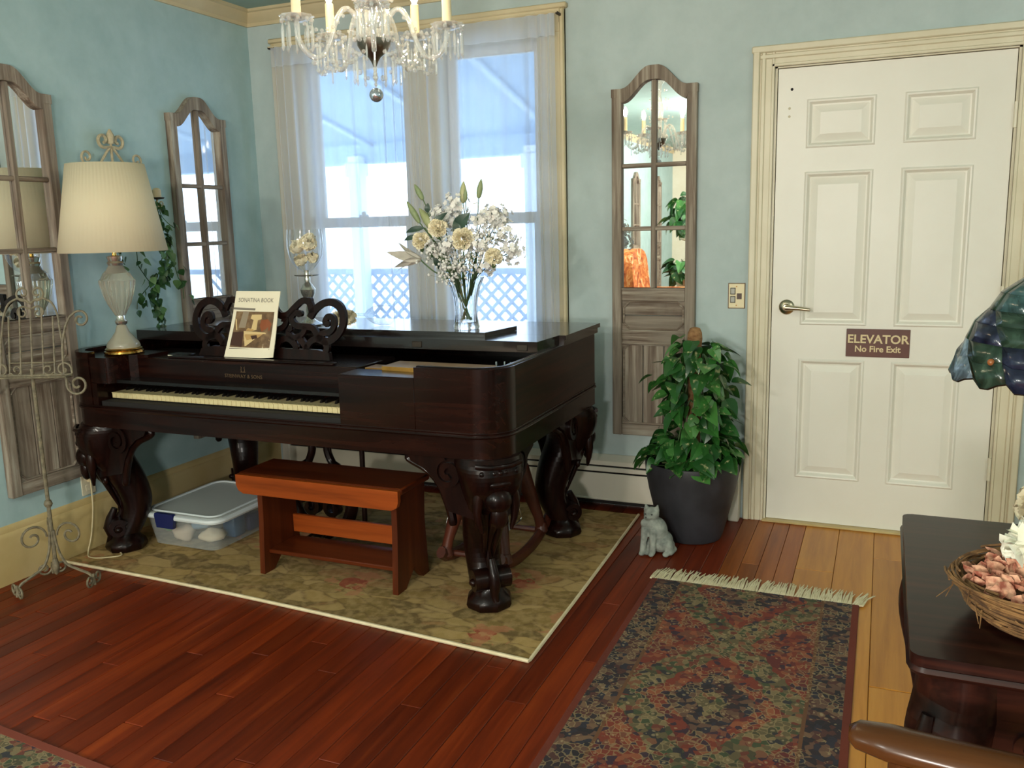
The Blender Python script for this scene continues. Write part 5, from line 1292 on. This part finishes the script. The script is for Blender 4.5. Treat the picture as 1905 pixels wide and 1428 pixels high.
for k in range(4):
    v_ = leaf_mesh('leaf', M_POTH, .088, .076, HEART2, .10+.16*k, .10+.18*k); v_.parent = pl_; v_.location = (0, 0, -5); pv.append(v_)
for v_ in pv: COL.objects.unlink(v_)
def pleaf(x_, y_, z_, yaw, pitch, roll, s_):
    o = rgp.choice(pv).copy(); o.name = 'leaf'; COL.objects.link(o); o.parent = pl_
    o.location = (x_, y_, z_); o.rotation_euler = (pitch, roll, yaw); o.scale = (s_, s_, s_)
for k in range(205):
    z = rgp.uniform(.33, .90); h = (z-.33)/.57
    Rr_ = .085+.075*math.sin(PI*min(1, .25+h*.75))+.02*math.sin(9*z)
    a = rgp.uniform(0, TAU); r_ = Rr_*math.sqrt(rgp.uniform(.35, 1))
    pleaf(r_*math.cos(a)+.012, r_*math.sin(a), z, a-PI/2+rgp.uniform(-.7, .7), R(rgp.uniform(-70, 5)), R(rgp.uniform(-35, 35)), rgp.uniform(.65, 1.2))
for k in range(70):
    a = rgp.uniform(0, TAU); r_ = rgp.uniform(.10, .205); z = .345+rgp.uniform(0, .075)+.05*(1-r_/.2)
    pleaf(r_*math.cos(a), r_*math.sin(a), z, a-PI/2+rgp.uniform(-.9, .9), R(rgp.uniform(-40, 15)), R(rgp.uniform(-30, 30)), rgp.uniform(.7, 1.15))
for (x_, z_, yw, pt, s_) in ((-.17, .74, 90, -20, .8), (-.15, .715, 75, -45, .75), (.175, .725, -80, 5, .95), (.14, .80, -70, -15, .95), (.10, .86, -60, 20, .9), (-.10, .80, 80, 0, .85), (-.19, .36, 70, -30, 1.0), (-.155, .42, 100, -20, .9)):
    pleaf(x_, -.06, z_, R(yw), R(pt), R(10), s_)
for k in range(12):
    a = TAU*k/12; r_ = .03; MB().tube(smooth_path([(PX+.10*math.cos(a), PY+.10*math.sin(a), .30), (PX+.06*math.cos(a+.3), PY+.06*math.sin(a+.3), .45), (PX+.045*math.cos(a+.8), PY+.045*math.sin(a+.8), .62), (PX+.04*math.cos(a+1.2), PY+.04*math.sin(a+1.2), .60+.28*((k*7) % 12)/12)], 4), .0035, 5).build('stem', M_STEMG, pl_)

# ------------------------------------------------------------------ stone cat
M_STONE = varied('weathered_grey_stone', srgb(112, 118, 112), srgb(160, 164, 154), 26, .9, bmp=.5, bd=.004)
ct = MB(); cx, cy = 2.425, -.575
ct.ball((cx+.022, cy+.012, .050), (.052, .056, .050), 16, 12); ct.ball((cx+.010, cy, .095), (.043, .045, .062), 16, 12); ct.ball((cx-.006, cy-.010, .130), (.034, .034, .040), 14, 10)
ct.ball((cx-.014, cy-.016, .176), (.034, .032, .031), 16, 12); ct.ball((cx-.026, cy-.040, .168), (.017, .015, .013), 10, 8)
for sx in (-1, 1):
    ct.tube([(cx-.014+sx*.021, cy-.014, .192), (cx-.014+sx*.026, cy-.012, .218)], [.015, .003], 8)
    ct.tube([(cx-.018+sx*.018, cy-.034, .115), (cx-.020+sx*.020, cy-.048, .06), (cx-.022+sx*.021, cy-.052, .012)], [.019, .014, .014], 10); ct.ball((cx-.024+sx*.021, cy-.062, .011), (.014, .018, .010), 10, 6)
    ct.ball((cx+.022+sx*.040, cy-.004, .034), (.022, .042, .032), 12, 8); ct.ball((cx+.016+sx*.040, cy-.045, .011), (.015, .02, .010), 10, 6)
    ct.ball((cx-.026+sx*.011, cy-.030, .135), (.022, .018, .022), 10, 8)
ct.tube([(cx+.05, cy+.04, .018), (cx+.078, cy+.015, .017), (cx+.072, cy-.03, .016), (cx+.05, cy-.05, .015)], [.014, .014, .013, .010], 8)
o = fuse('cat_statue', ct, M_STONE, None, .0036, (cx, cy, 0), 3); tag(o, 'small grey stone sitting cat statue beside the black pot', 'statue')
for sx in (-1, 1):
    MB().ball((cx-.014+sx*.014-.006, cy-.045, .182), (.0045, .003, .0035), 8, 6).build('eye', flat('dark_recess', srgb(60, 62, 60), .9), o)
MB().ball((cx-.029, cy-.054, .170), (.004, .003, .003), 8, 6).build('nose', flat('dark_nose', srgb(74, 74, 72), .9), o)

# ------------------------------------------------------------------ sign and call plate
sg = thing('elevator_sign', 'brown engraved sign reading ELEVATOR No Fire Exit on the white door', 'sign', (3.269, 0, .857))
M_SIGN = varied('brown_engraved_plastic', srgb(84, 42, 30), srgb(98, 52, 36), 8, .4); M_SIGNT = flat('cream_engraving', srgb(222, 204, 160), .6)
MB().box(3.140, 3.398, .0010, .0062, .796, .920, .0015).build('plate', M_SIGN, sg)
text_mesh('lettering', 'ELEVATOR', .052, M_SIGNT, sg, (3.269, .0006, .874), (R(90), 0, 0), .0005, bold=.0012, sx=1.0)
text_mesh('lettering', 'No Fire Exit', .038, M_SIGNT, sg, (3.269, .0006, .831), (R(90), 0, 0), .0005, bold=.0009, sx=.98)
cp = thing('call_plate', 'ivory call button plate with two grey buttons beside the door', 'switch plate', (2.66, 0, 1.06))
MB().box(2.622, 2.699, -.004, -.0003, 1.003, 1.120, .001).build('back_plate', flat('brown_edge', srgb(120, 92, 60), .5), cp)
MB().box(2.6255, 2.6955, -.0065, -.004, 1.0065, 1.1165, .0015).build('face_plate', flat('ivory_plate', srgb(232, 218, 176), .4), cp)
for zz in (1.083, 1.045):
    MB().box(2.632, 2.656, -.0085, -.0062, zz-.0155, zz+.0155, .001).build('button_frame', flat('dark_bezel', srgb(74, 70, 60), .5), cp)
    MB().box(2.635, 2.653, -.0105, -.0083, zz-.012, zz+.012, .002).build('button', flat('grey_button', srgb(170, 170, 160), .35), cp)
MB().box(2.662, 2.684, -.0075, -.0062, 1.046, 1.073, .001).build('indicator', flat('dark_brown_lens', srgb(62, 38, 18), .3), cp)
for zz in (1.104, 1.018): MB().lathe([(.003, 0), (.002, .0012)], (2.660, -.0064, zz), 10, rot=Matrix.Rotation(R(90), 3, 'X')).build('screw', M_BRASS, cp)
# ------------------------------------------------------------------ dark table at the right with its things
M_DTAB = rosewood('dark_walnut_table', 'X', .3, .5)
tb_ = thing('dark_table', 'dark carved wooden table at the right edge of the picture', 'table', (4.05, -2.41, 0))
TX0, TX1, TY0, TY1, TZ = 3.342, 4.78, -2.76, -2.062, .75
tt = MB(); tt.prism(rrect(TX0, TX1, TY0, TY1, .02, 3), up3, .732, .75); tt.prism(rrect(TX0+.008, TX1-.008, TY0+.008, TY1-.008, .02, 3), up3, .720, .732); tt.tube([(x_, y_, .724) for x_, y_ in rrect(TX0+.004, TX1-.004, TY0+.004, TY1-.004, .02, 3)], .008, 6, close=True)
tt.build('tabletop', M_DTAB, tb_, 30)
for (a, b, c, d) in ((TX0+.05, TX1-.05, TY0+.035, TY0+.055), (TX0+.05, TX1-.05, TY1-.055, TY1-.035), (TX0+.035, TX0+.055, TY0+.05, TY1-.05), (TX1-.055, TX1-.035, TY0+.05, TY1-.05)):
    MB().box(a, b, c, d, .645, .722, .004).build('apron', M_DTAB, tb_)
for lx, ly, ox, oy in ((TX0+.085, TY0+.085, -1, -1), (TX0+.085, TY1-.085, -1, 1), (TX1-.085, TY0+.085, 1, -1), (TX1-.085, TY1-.085, 1, 1)):
    lg = MB(); rows = []; o_ = Vector((ox, oy, 0)).normalized(); s_ = Vector((-o_.y, o_.x, 0))
    for z, off, r1 in smooth_path([(.722, .0, .062), (.66, .004, .064), (.60, .022, .062), (.54, .030, .055), (.46, .020, .045), (.36, .004, .036), (.24, -.006, .030), (.13, .0, .027), (.07, .016, .030), (.03, .026, .034), (.0, .026, .030)], 3):
        rows.append([Vector((lx, ly, z))+o_*(off+r1*math.copysign(abs(math.cos(TAU*k/16))**.7, math.cos(TAU*k/16)))+s_*(r1*math.copysign(abs(math.sin(TAU*k/16))**.7, math.sin(TAU*k/16))) for k in range(16)])
    for i in range(len(rows)-1): lg.strip(rows[i], rows[i+1], True)
    lg.add(rows[0], [list(range(16))]); lg.add(rows[-1], [list(range(16))])
    L = lg.build('leg', M_DTAB, tb_, 50)
    cvg = MB()
    for sd_ in (-1, 1):
        base = Vector((lx, ly, 0)); d_ = Vector((-ox, 0, 0)) if sd_ > 0 else Vector((0, -oy, 0)); n_ = Vector((0, oy, 0)) if sd_ > 0 else Vector((ox, 0, 0))
        wp = lambda a, b, d: tuple(base+d_*a+n_*(d+.035)+Vector((0, 0, b)))
        cvg.prism([(.0, .66), (.125, .66), (.13, .63), (.115, .61), (.09, .60), (.07, .56), (.055, .50), (.0, .46)], wp, -.012, .014)
        cvg.ribbon(spiral(.09, .615, .034, .008, R(60), R(60-420), 22), .013, wp, .010, .022)
    cvg.tube([Vector((lx, ly, z))+o_*f for z, f in ((.64, .075), (.58, .090), (.52, .088), (.46, .068), (.40, .05))], [.010, .016, .016, .011, .005], 8)
    cvg.ball(Vector((lx, ly, .575))+o_*.085, (.020, .020, .026), 10, 8)
    cvg.build('carving', M_DTAB, L, 45)

# chair drawn up to the table
M_CHAIR = wood_mat('warm_brown_chair_wood', srgb(50, 28, 13), srgb(76, 44, 20), srgb(100, 60, 28), 'X', .24, 30, 0)
chx, chy = 3.60, -2.83
chr_ = thing('wooden_chair', 'brown wooden round-backed chair pushed up to the dark table', 'chair', (3.58, -2.66, 0))
rl_ = []
for i in range(17):
    t = -1+2*i/16; rl_.append((3.60+.325*t, -2.925+.10*t*t*t*t*0-.03*(1-t*t), .700+.0*t))
mb = MB(); mb.tube([(rl_[0][0]-.012, rl_[0][1], rl_[0][2])]+rl_+[(rl_[-1][0]+.012, rl_[-1][1], rl_[-1][2])], [.014, .026]+[.033]*15+[.026, .014], 16, flat=.66, up=(0, 0, 1)); mb.build('back_rail', M_CHAIR, chr_, 60)
for x_ in (3.33, 3.41, 3.50, 3.60, 3.70, 3.79, 3.87):
    MB().tube([(x_*.9+.36, -2.86, .435), (x_, -2.93, .56), (x_, -2.937+.01*abs(x_-3.6), .69)], [.012, .014, .011] if x_ not in (3.33, 3.87) else [.018, .020, .016], 8).build('spindle', M_CHAIR, chr_)
MB().prism([(3.37, -2.90), (3.83, -2.90), (3.86, -2.70), (3.84, -2.46), (3.36, -2.46), (3.34, -2.70)], up3, .40, .437).build('seat', M_CHAIR, chr_, 30)
for lx, ly, dx, dy in ((3.40, -2.86, -.04, -.05), (3.80, -2.86, .04, -.05), (3.41, -2.51, -.03, .03), (3.79, -2.51, .03, .03)):
    MB().tube([(lx, ly, .40), (lx+dx*.3, ly+dy*.3, .28), (lx+dx*.6, ly+dy*.6, .15), (lx+dx, ly+dy, .010)], [.017, .022, .018, .013], 10).build('leg', M_CHAIR, chr_)
for a, b in (((3.385, -2.875, .20), (3.40, -2.50, .20)), ((3.815, -2.875, .20), (3.80, -2.50, .20)), ((3.39, -2.69, .205), (3.81, -2.69, .205))):
    MB().tube([a, b], .010, 8).build('stretcher', M_CHAIR, chr_)

# bird-nest basket with petals and a peony
NX, NY = 3.562, -2.565
ns = thing('twig_nest', 'round brown twig nest basket filled with dried rose petals on the table', 'basket', (NX, NY, TZ))
M_TWIG = varied('brown_twig', srgb(88, 60, 32), srgb(138, 100, 58), 40, .85)
rgn = random.Random(3); tw = MB()
for k in range(190):
    z = TZ+.004+.066*(k/190)**.9; rr_ = .095+.056*((k/190)**.6)+rgn.uniform(-.010, .010); a0 = rgn.uniform(0, TAU); sp_ = rgn.uniform(.7, 2.2); m_ = 9
    z0_, z1_ = rgn.uniform(-.008, .010), rgn.uniform(-.008, .010); k2 = rgn.uniform(-.012, .012)
    tw.tube([(NX+(rr_+k2*(i/m_-.5)*2)*math.cos(a0+sp_*i/m_), NY+(rr_+k2*(i/m_-.5)*2)*math.sin(a0+sp_*i/m_), max(TZ+.004, z+z0_+(z1_-z0_)*i/m_)) for i in range(m_+1)], rgn.uniform(.0014, .0028), 4)
for k in range(26):
    a = rgn.uniform(0, TAU); z = TZ+rgn.uniform(.03, .09); r_ = .155
    tw.tube([(NX+r_*math.cos(a), NY+r_*math.sin(a), z), (NX+(r_+rgn.uniform(.01, .03))*math.cos(a+.12), NY+(r_+.015)*math.sin(a+.12), z+rgn.uniform(-.02, .02))], [.0014, .0006], 4)
q = tw.build('twigs', M_TWIG, ns, 60); q['kind'] = 'stuff'
MB().lathe([(.0, .006), (.10, .010), (.135, .026), (.146, .05), (.142, .06), (.0, .04)], (NX, NY, TZ), 24).build('lining', varied('dark_nest_lining', srgb(70, 48, 28), srgb(100, 70, 42), 40, .95), ns)
pt = MB()
for k in range(230):
    a = rgn.uniform(0, TAU); r_ = .128*math.sqrt(rgn.random()); c = (NX+r_*math.cos(a), NY+r_*math.sin(a), TZ+.056+.016*(1-r_/.13)+rgn.uniform(0, .01))
    petal(pt, c, (rgn.gauss(0, 1), rgn.gauss(0, 1), .6), (rgn.gauss(0, 1), rgn.gauss(0, 1), .5), rgn.uniform(.016, .028), rgn.uniform(.010, .015), .4, 4)
M_PETALD = varied('dried_rose_petal', srgb(150, 80, 60), srgb(216, 164, 132), 60, .85, lo=.4, hi=.6)
q = pt.build('dried_petals', M_PETALD, ns, 60, recalc=False); q['kind'] = 'stuff'
pe = MB(); carnation_head(pe, (3.537, -2.515, TZ+.108), .054, (-.1, -.55, .75), 78, 46, 1.7, .03)
tag(pe.build('white_peony', varied('white_silk_petal', srgb(232, 230, 210), srgb(244, 242, 226), 30, .7), at=(3.537, -2.515, TZ+.06), smooth=60, recalc=False), 'white silk peony lying in the twig nest on the table', 'flower')
cf = MB(); carnation_head(cf, (3.605, -2.10, TZ+.056), .052, (-.2, -.4, .8), 91, 90, 1.3, .05)
tag(cf.build('cream_flower', varied('pale_cream_petal', srgb(220, 206, 172), srgb(236, 224, 194), 30, .8), at=(3.605, -2.10, TZ), smooth=60, recalc=False), 'ruffled cream flower on the far edge of the table under the lamp', 'flower')

# stained glass lamp
SX, SY = 3.588, -2.23
tl_ = thing('stained_glass_lamp', 'table lamp with a scalloped blue and green stained glass shade', 'lamp', (SX+.02, SY, TZ))
M_BRZ = varied('dark_bronze', srgb(46, 34, 24), srgb(72, 54, 36), 20, .4, metal=.8)
MB().lathe([(.085, 0), (.088, .008), (.06, .022), (.025, .04), (.016, .08), (.022, .14), (.014, .20), (.012, .42), (.02, .44), (.012, .52)], (SX+.02, SY, TZ), 24).build('base', M_BRZ, tl_)
def glassp(name, c):
    m, nt, b = newmat(name, c, .18); n = noise(nt, coord(nt, 'Object', (1, 1, 1), rnd=11), 14, 3, .5, 2.0)
    d_ = tuple(x_*.45 for x_ in c[:3])+(1,); l_ = tuple(min(1, x_*1.7+.02) for x_ in c[:3])+(1,)
    setcol(nt, b, ramp(nt, n, [(.35, d_), (.55, c), (.72, l_)])); b.inputs['Transmission Weight'].default_value = .25
    return m
GP = [glassp('blue_art_glass', srgb(58, 78, 104)), glassp('teal_art_glass', srgb(66, 98, 98)), glassp('green_art_glass', srgb(46, 68, 54)), glassp('grey_blue_art_glass', srgb(116, 136, 150)), glassp('navy_art_glass', srgb(38, 44, 66)), glassp('violet_grey_art_glass', srgb(98, 92, 108))]
prof = [(.022, .550), (.085, .515), (.130, .462), (.165, .405), (.190, .345)]
prof = [(r*1.06, z+.012) for r, z in prof]
NS = 14; lead = MB(); rgt = random.Random(8)
def sh_pt(a, j, f=0.0):
    r, z = prof[j]; return Vector((SX+.02+r*math.cos(a), SY+r*math.sin(a), TZ+z+f))
for k in range(NS):
    for j in range(4):
        sw = .22
        a0 = TAU*k/NS+sw*j+.15*math.sin(j*2.1+k); a1 = TAU*(k+1)/NS+sw*j+.15*math.sin(j*2.1+k+1); b0 = TAU*k/NS+sw*(j+1)+.15*math.sin((j+1)*2.1+k); b1 = TAU*(k+1)/NS+sw*(j+1)+.15*math.sin((j+1)*2.1+k+1)
        up_ = []; lo_ = []
        for i in range(5):
            t = i/4; up_.append(sh_pt(a0+(a1-a0)*t, j)); lo_.append(sh_pt(b0+(b1-b0)*t, j+1, (-.014*abs(math.sin(PI*t))-.005*math.sin(TAU*t)) if j == 3 else 0))
        mid_ = []
        for i in range(5):
            c = (up_[i]+lo_[i])/2; d = Vector((c.x-SX-.02, c.y-SY, 0)).normalized(); mid_.append(c+d*.006+Vector((0, 0, .004)))
        mb = MB(); mb.strip(up_, mid_); mb.strip(mid_, lo_)
        o = mb.build('glass_piece', GP[(k*3+j*2+rgt.randint(0, 2)) % 6], tl_, 60, recalc=False); so = o.modifiers.new('thick', 'SOLIDIFY'); so.thickness = .003
        lead.tube(lo_, .0022, 5); lead.tube([up_[0], mid_[0], lo_[0]], .0022, 5)
lead.lathe([(.028, .557), (.030, .567), (.012, .580), (.006, .60)], (SX+.02, SY, TZ), 16)
lead.build('lead_came', M_BRZ, tl_, 60)
M_JEWEL = flat('amber_jewel', srgb(140, 84, 44), .1)
for k in range(3):
    a = TAU*k/3+R(222); c = sh_pt(a, 3); d = Vector((c.x-SX-.02, c.y-SY, .1)).normalized()
    MB().ball((sh_pt(a, 3)+sh_pt(a, 4))/2+d*.008, .0065, 10, 8).build('jewel', M_JEWEL, tl_)

# ------------------------------------------------------------------ crystal chandelier
def sparkle():
    m = bpy.data.materials.new('bright_lead_crystal'); m.use_nodes = True; nt = m.node_tree; nt.nodes.clear()
    o = nd(nt, 'ShaderNodeOutputMaterial'); tr = nd(nt, 'ShaderNodeBsdfTransparent'); gl = nd(nt, 'ShaderNodeBsdfGlossy'); df = nd(nt, 'ShaderNodeBsdfDiffuse'); m1 = nd(nt, 'ShaderNodeMixShader'); m2 = nd(nt, 'ShaderNodeMixShader')
    tr.inputs[0].default_value = (.97, .98, .98, 1); gl.inputs['Roughness'].default_value = .06; df.inputs[0].default_value = (.9, .9, .88, 1)
    lw = nd(nt, 'ShaderNodeLayerWeight'); lw.inputs['Blend'].default_value = .4
    nt.links.new(mth(nt, 'MULTIPLY_ADD', lw.outputs['Facing'], .65, .14), m1.inputs[0]); nt.links.new(tr.outputs[0], m1.inputs[1]); nt.links.new(gl.outputs[0], m1.inputs[2])
    m2.inputs[0].default_value = .2; nt.links.new(m1.outputs[0], m2.inputs[1]); nt.links.new(df.outputs[0], m2.inputs[2]); nt.links.new(m2.outputs[0], o.inputs[0]); return m
M_CHAN = sparkle()
CX, CY = 1.872, -1.786
ch = thing('chandelier', 'crystal chandelier with curved glass arms, candle bulbs and hanging prisms', 'chandelier', (CX, CY, ZC))
tc = Vector((CAM.x-CX, CAM.y-CY, 0)).normalized(); ec = Vector((-tc.y, tc.x, 0))
def CP(r, th, z): return Vector((CX, CY, z))+(tc*math.cos(th)+ec*math.sin(th))*r
M_DKM = flat('tarnished_silver', srgb(120, 114, 104), .3, 1)
MB().lathe([(.055, ZC-.012), (.05, ZC-.03), (.012, ZC-.04)], (CX, CY, 0), 24).build('ceiling_rose', M_DKM, ch)
MB().lathe([(.006, 2.545), (.006, 2.47), (.022, 2.46), (.026, 2.44), (.012, 2.42), (.010, 2.38), (.030, 2.35), (.036, 2.31), (.018, 2.28), (.012, 2.22), (.020, 2.18), (.030, 2.13), (.024, 2.07), (.014, 2.03), (.018, 1.985), (.034, 1.965), (.040, 1.945)][::-1], (CX, CY, 0), 20).build('glass_column', M_CHAN, ch)
MB().lathe([(.004, 1.870), (.010, 1.885), (.018, 1.897), (.036, 1.910), (.048, 1.930), (.050, 1.945), (.030, 1.952)], (CX, CY, 0), 24).build('hub', M_DKM, ch)
MB().ball((CX, CY, 1.792), .0205, 20, 14).build('ball_drop', flat('silvered_ball', srgb(190, 198, 208), .15, .85), ch)
MB().ball((CX, CY, 1.842), .0085, 10, 8).tube([(CX, CY, 1.872), (CX, CY, 1.812)], .0012, 5).ball((CX, CY, 1.860), .005, 8, 6).ball((CX, CY, 1.822), .0055, 8, 6).build('ball_chain', M_CHAN, ch)
def prism_mesh(L, w, name):
    mb = MB(); pr = [(0, 0), (w*.45, -.012*L/.06), (w*.55, -.06*L/.06*.35), (w*.42, -L*.78), (w*.62, -L*.88), (0, -L)]
    mb.lathe(pr, (0, 0, 0), 6); o = mb.build(name, M_CHAN, None, 0); COL.objects.unlink(o); return o
P_L = prism_mesh(.075, .0075, 'prism'); P_M = prism_mesh(.055, .0065, 'prism')
ob = MB().ball((0, 0, 0), (.0065, .0065, .0065), 6, 4).build('bead', M_CHAN, None, 0); COL.objects.unlink(ob)
def put(src, name, p, parent, rz=0.0, s_=1.0):
    c = src.copy(); c.name = name; COL.objects.link(c); c.parent = parent; c.location = Vector(p)-world_at(parent); c.rotation_euler = (0, 0, rz); c.scale = (s_, s_, s_); return c
def bulb_mat():
    m = bpy.data.materials.new('lit_candle_bulb'); m.use_nodes = True; nt = m.node_tree; nt.nodes.clear(); o = nd(nt, 'ShaderNodeOutputMaterial'); e = nd(nt, 'ShaderNodeEmission')
    e.inputs[0].default_value = (1, .80, .52, 1); e.inputs[1].default_value = 175; nt.links.new(e.outputs[0], o.inputs[0]); return m
M_BULB = bulb_mat(); M_SLEEVE = flat('ivory_candle_sleeve', srgb(232, 216, 176), .5, Subsurface_Weight=.0)
ths = [R(72), R(0), R(-72), R(-144), R(144)]
for ai, th in enumerate(ths):
    RA = .222; zb = 1.966 if ai == 0 else 1.985
    arm = MB(); pts = smooth_path([(.030, 1.945), (.040, 1.985), (.062, 2.020), (.085, 2.025), (.108, 1.995), (.125, 1.945), (.148, 1.900), (.176, 1.887), (.204, 1.905), (RA, 1.945), (RA, zb)], 4)
    arm.tube([CP(r, th, z) for r, z in pts], .0075, 8); A = arm.build('arm', M_CHAN, ch, 60)
    bo_ = CP(RA, th, zb)
    MB().lathe([(.010, -.006), (.034, .000), (.046, .008), (.047, .011), (.034, .005), (.010, .002)], bo_, 20, flute=.06, fl_n=10).build('bobeche', M_CHAN, A)
    MB().lathe([(.013, 0), (.015, .004), (.014, .012), (.012, .013)], bo_+Vector((0, 0, .004)), 14).build('candle_cup', M_DKM, A)
    MB().lathe([(.013, 0), (.0138, .01), (.013, .085), (.008, .088)], bo_+Vector((0, 0, .016)), 14).build('candle_sleeve', M_SLEEVE, A)
    MB().lathe([(.005, 0), (.011, .014), (.0135, .026), (.011, .042), (.005, .058), (.001, .066)], bo_+Vector((0, 0, .103)), 12).build('bulb', M_BULB, A)
    for k in range(10):
        a = TAU*k/10+.2*ai; q = bo_+Vector((.043*math.cos(a), .043*math.sin(a), .004)); put(ob, 'bead', q-Vector((0, 0, .006)), A, a); put(P_L, 'prism', q-Vector((0, 0, .012)), A, a)
    for k in range(9):                                   # bead swag to the next arm
        t = (k+.5)/9; th2 = ths[ai]+R(72)*t; r_ = .20-.035*math.sin(PI*t); put(ob, 'bead', CP(r_, th2, 1.965-.105*math.sin(PI*t)), A, k, 1.0 if k % 3 else 1.45)
for ai, th in enumerate(ths):                            # bead chains from the upper dish to each candle cup, and leaf drops
    for k in range(10):
        t = (k+.5)/10; put(ob, 'bead', CP(.05+.165*t, th+R(6), 2.066-.09*t-.055*math.sin(PI*t)), ch, k, .9)
    for k in range(8):
        t = (k+.5)/8; put(ob, 'bead', CP(.06+.10*math.sin(PI*t*.5), th+R(36), 1.905-.06*math.sin(PI*t)+.05*t), ch, k, 1.1)
    for k in range(3):
        put(P_M, 'prism', CP(.120+.030*k, th+R(10*(k-1)), 1.915-.012*k), ch, k, .9)
for k in range(12):
    a = TAU*k/12; q = CP(.060, a, 1.905); put(ob, 'bead', q, ch, a); put(P_L, 'prism', q-Vector((0, 0, .006)), ch, a, 1.05)
for k in range(10):
    a = TAU*k/10+.2; q = CP(.046, a, 2.055); put(ob, 'bead', q, ch, a); put(P_L, 'prism', q-Vector((0, 0, .006)), ch, a, 1.4)
MB().lathe([(.012, 2.058), (.048, 2.062), (.056, 2.070), (.046, 2.068), (.012, 2.064)], (CX, CY, 0), 24, flute=.05, fl_n=12).build('upper_dish', M_CHAN, ch)
for k in range(8):
    for j in range(7):
        t = j/6; put(ob, 'bead', CP(.036+.13*t*t*.4, TAU*k/8, 2.42-.34*t), ch, k, .9)
for k in range(14):
    a = TAU*k/14; put(ob, 'bead', CP(.055, a, 1.95+.012*(k % 2)), ch, a, 1.25)

# ------------------------------------------------------------------ things of the room seen only in the mirror
def floral_orange():
    m, nt, b = newmat('orange_floral_upholstery', srgb(180, 100, 50), .9); v = coord(nt, 'Object')
    n = noise(nt, v, 9, 4, .6, 1.5); setcol(nt, b, ramp(nt, n, [(.34, srgb(120, 50, 26)), (.46, srgb(178, 92, 40)), (.56, srgb(206, 130, 66)), (.64, srgb(226, 190, 140)), (.7, srgb(170, 80, 40))])); return m
M_FLO = floral_orange(); AX, AY = 1.06, -5.45
ac = thing('armchair', 'orange floral upholstered armchair reflected in the arched mirror', 'armchair', (AX, AY, 0))
MB().box(AX-.30, AX+.36, AY-.36, AY+.36, .12, .44, .06).build('seat', M_FLO, ac)
bk_ = MB(); bk_.prism([(-.34, .40), (.34, .40), (.35, .80), (.33, 1.0), (.26, 1.08), (.12, 1.12), (-.12, 1.12), (-.26, 1.08), (-.33, 1.0), (-.35, .80)], lambda a, b, d: (AX-.30+d-.10*(b-.4), AY+a, b), -.09, .09); bk_.build('backrest', M_FLO, ac, 50)
for sy in (-1, 1): MB().box(AX-.28, AX+.34, AY+sy*.36-.08, AY+sy*.36+.08, .14, .68, .06).build('arm', M_FLO, ac)
for dx in (-.25, .29):
    for dy in (-.3, .3): MB().tube([(AX+dx, AY+dy, .14), (AX+dx, AY+dy, 0)], [.025, .016], 8).build('leg', M_RWD, ac)
def tall_plant(name, lab, x_, y_, zt, n, spread, h, seed):
    t = thing(name, lab, 'plant', (x_, y_, 0)); rg_ = random.Random(seed)
    MB().lathe([(.14, 0), (.15, .02), (.05, .06), (.035, .2), (.035, zt-.26), (.12, zt-.23), (.13, zt-.21)], (x_, y_, 0), 20).build('plant_stand', M_CASING, t)
    MB().lathe([(.07, zt-.21), (.10, zt-.06), (.105, zt-.03), (.09, zt-.03)], (x_, y_, 0), 20).build('pot', M_CASING, t)
    for k in range(n):
        a = rg_.uniform(0, TAU); r_ = rg_.uniform(.03, spread); z = zt+rg_.uniform(-.12, h)*(1-.5*r_/spread)
        o = rg_.choice(pv).copy(); o.name = 'leaf'; COL.objects.link(o); o.parent = t; o.location = (r_*math.cos(a), r_*math.sin(a), z); o.rotation_euler = (R(rg_.uniform(-70, 20)), R(rg_.uniform(-30, 30)), a-PI/2); o.scale = [rg_.uniform(1.2, 2.0)]*3
tall_plant('tall_plant', 'leafy green plant on a white stand reflected in the arched mirror', 1.08, -6.75, 1.42, 120, .26, .36, 5)
tall_plant('low_plant', 'low leafy plant behind the armchair reflected in the arched mirror', 1.10, -6.28, .84, 55, .20, .16, 6)
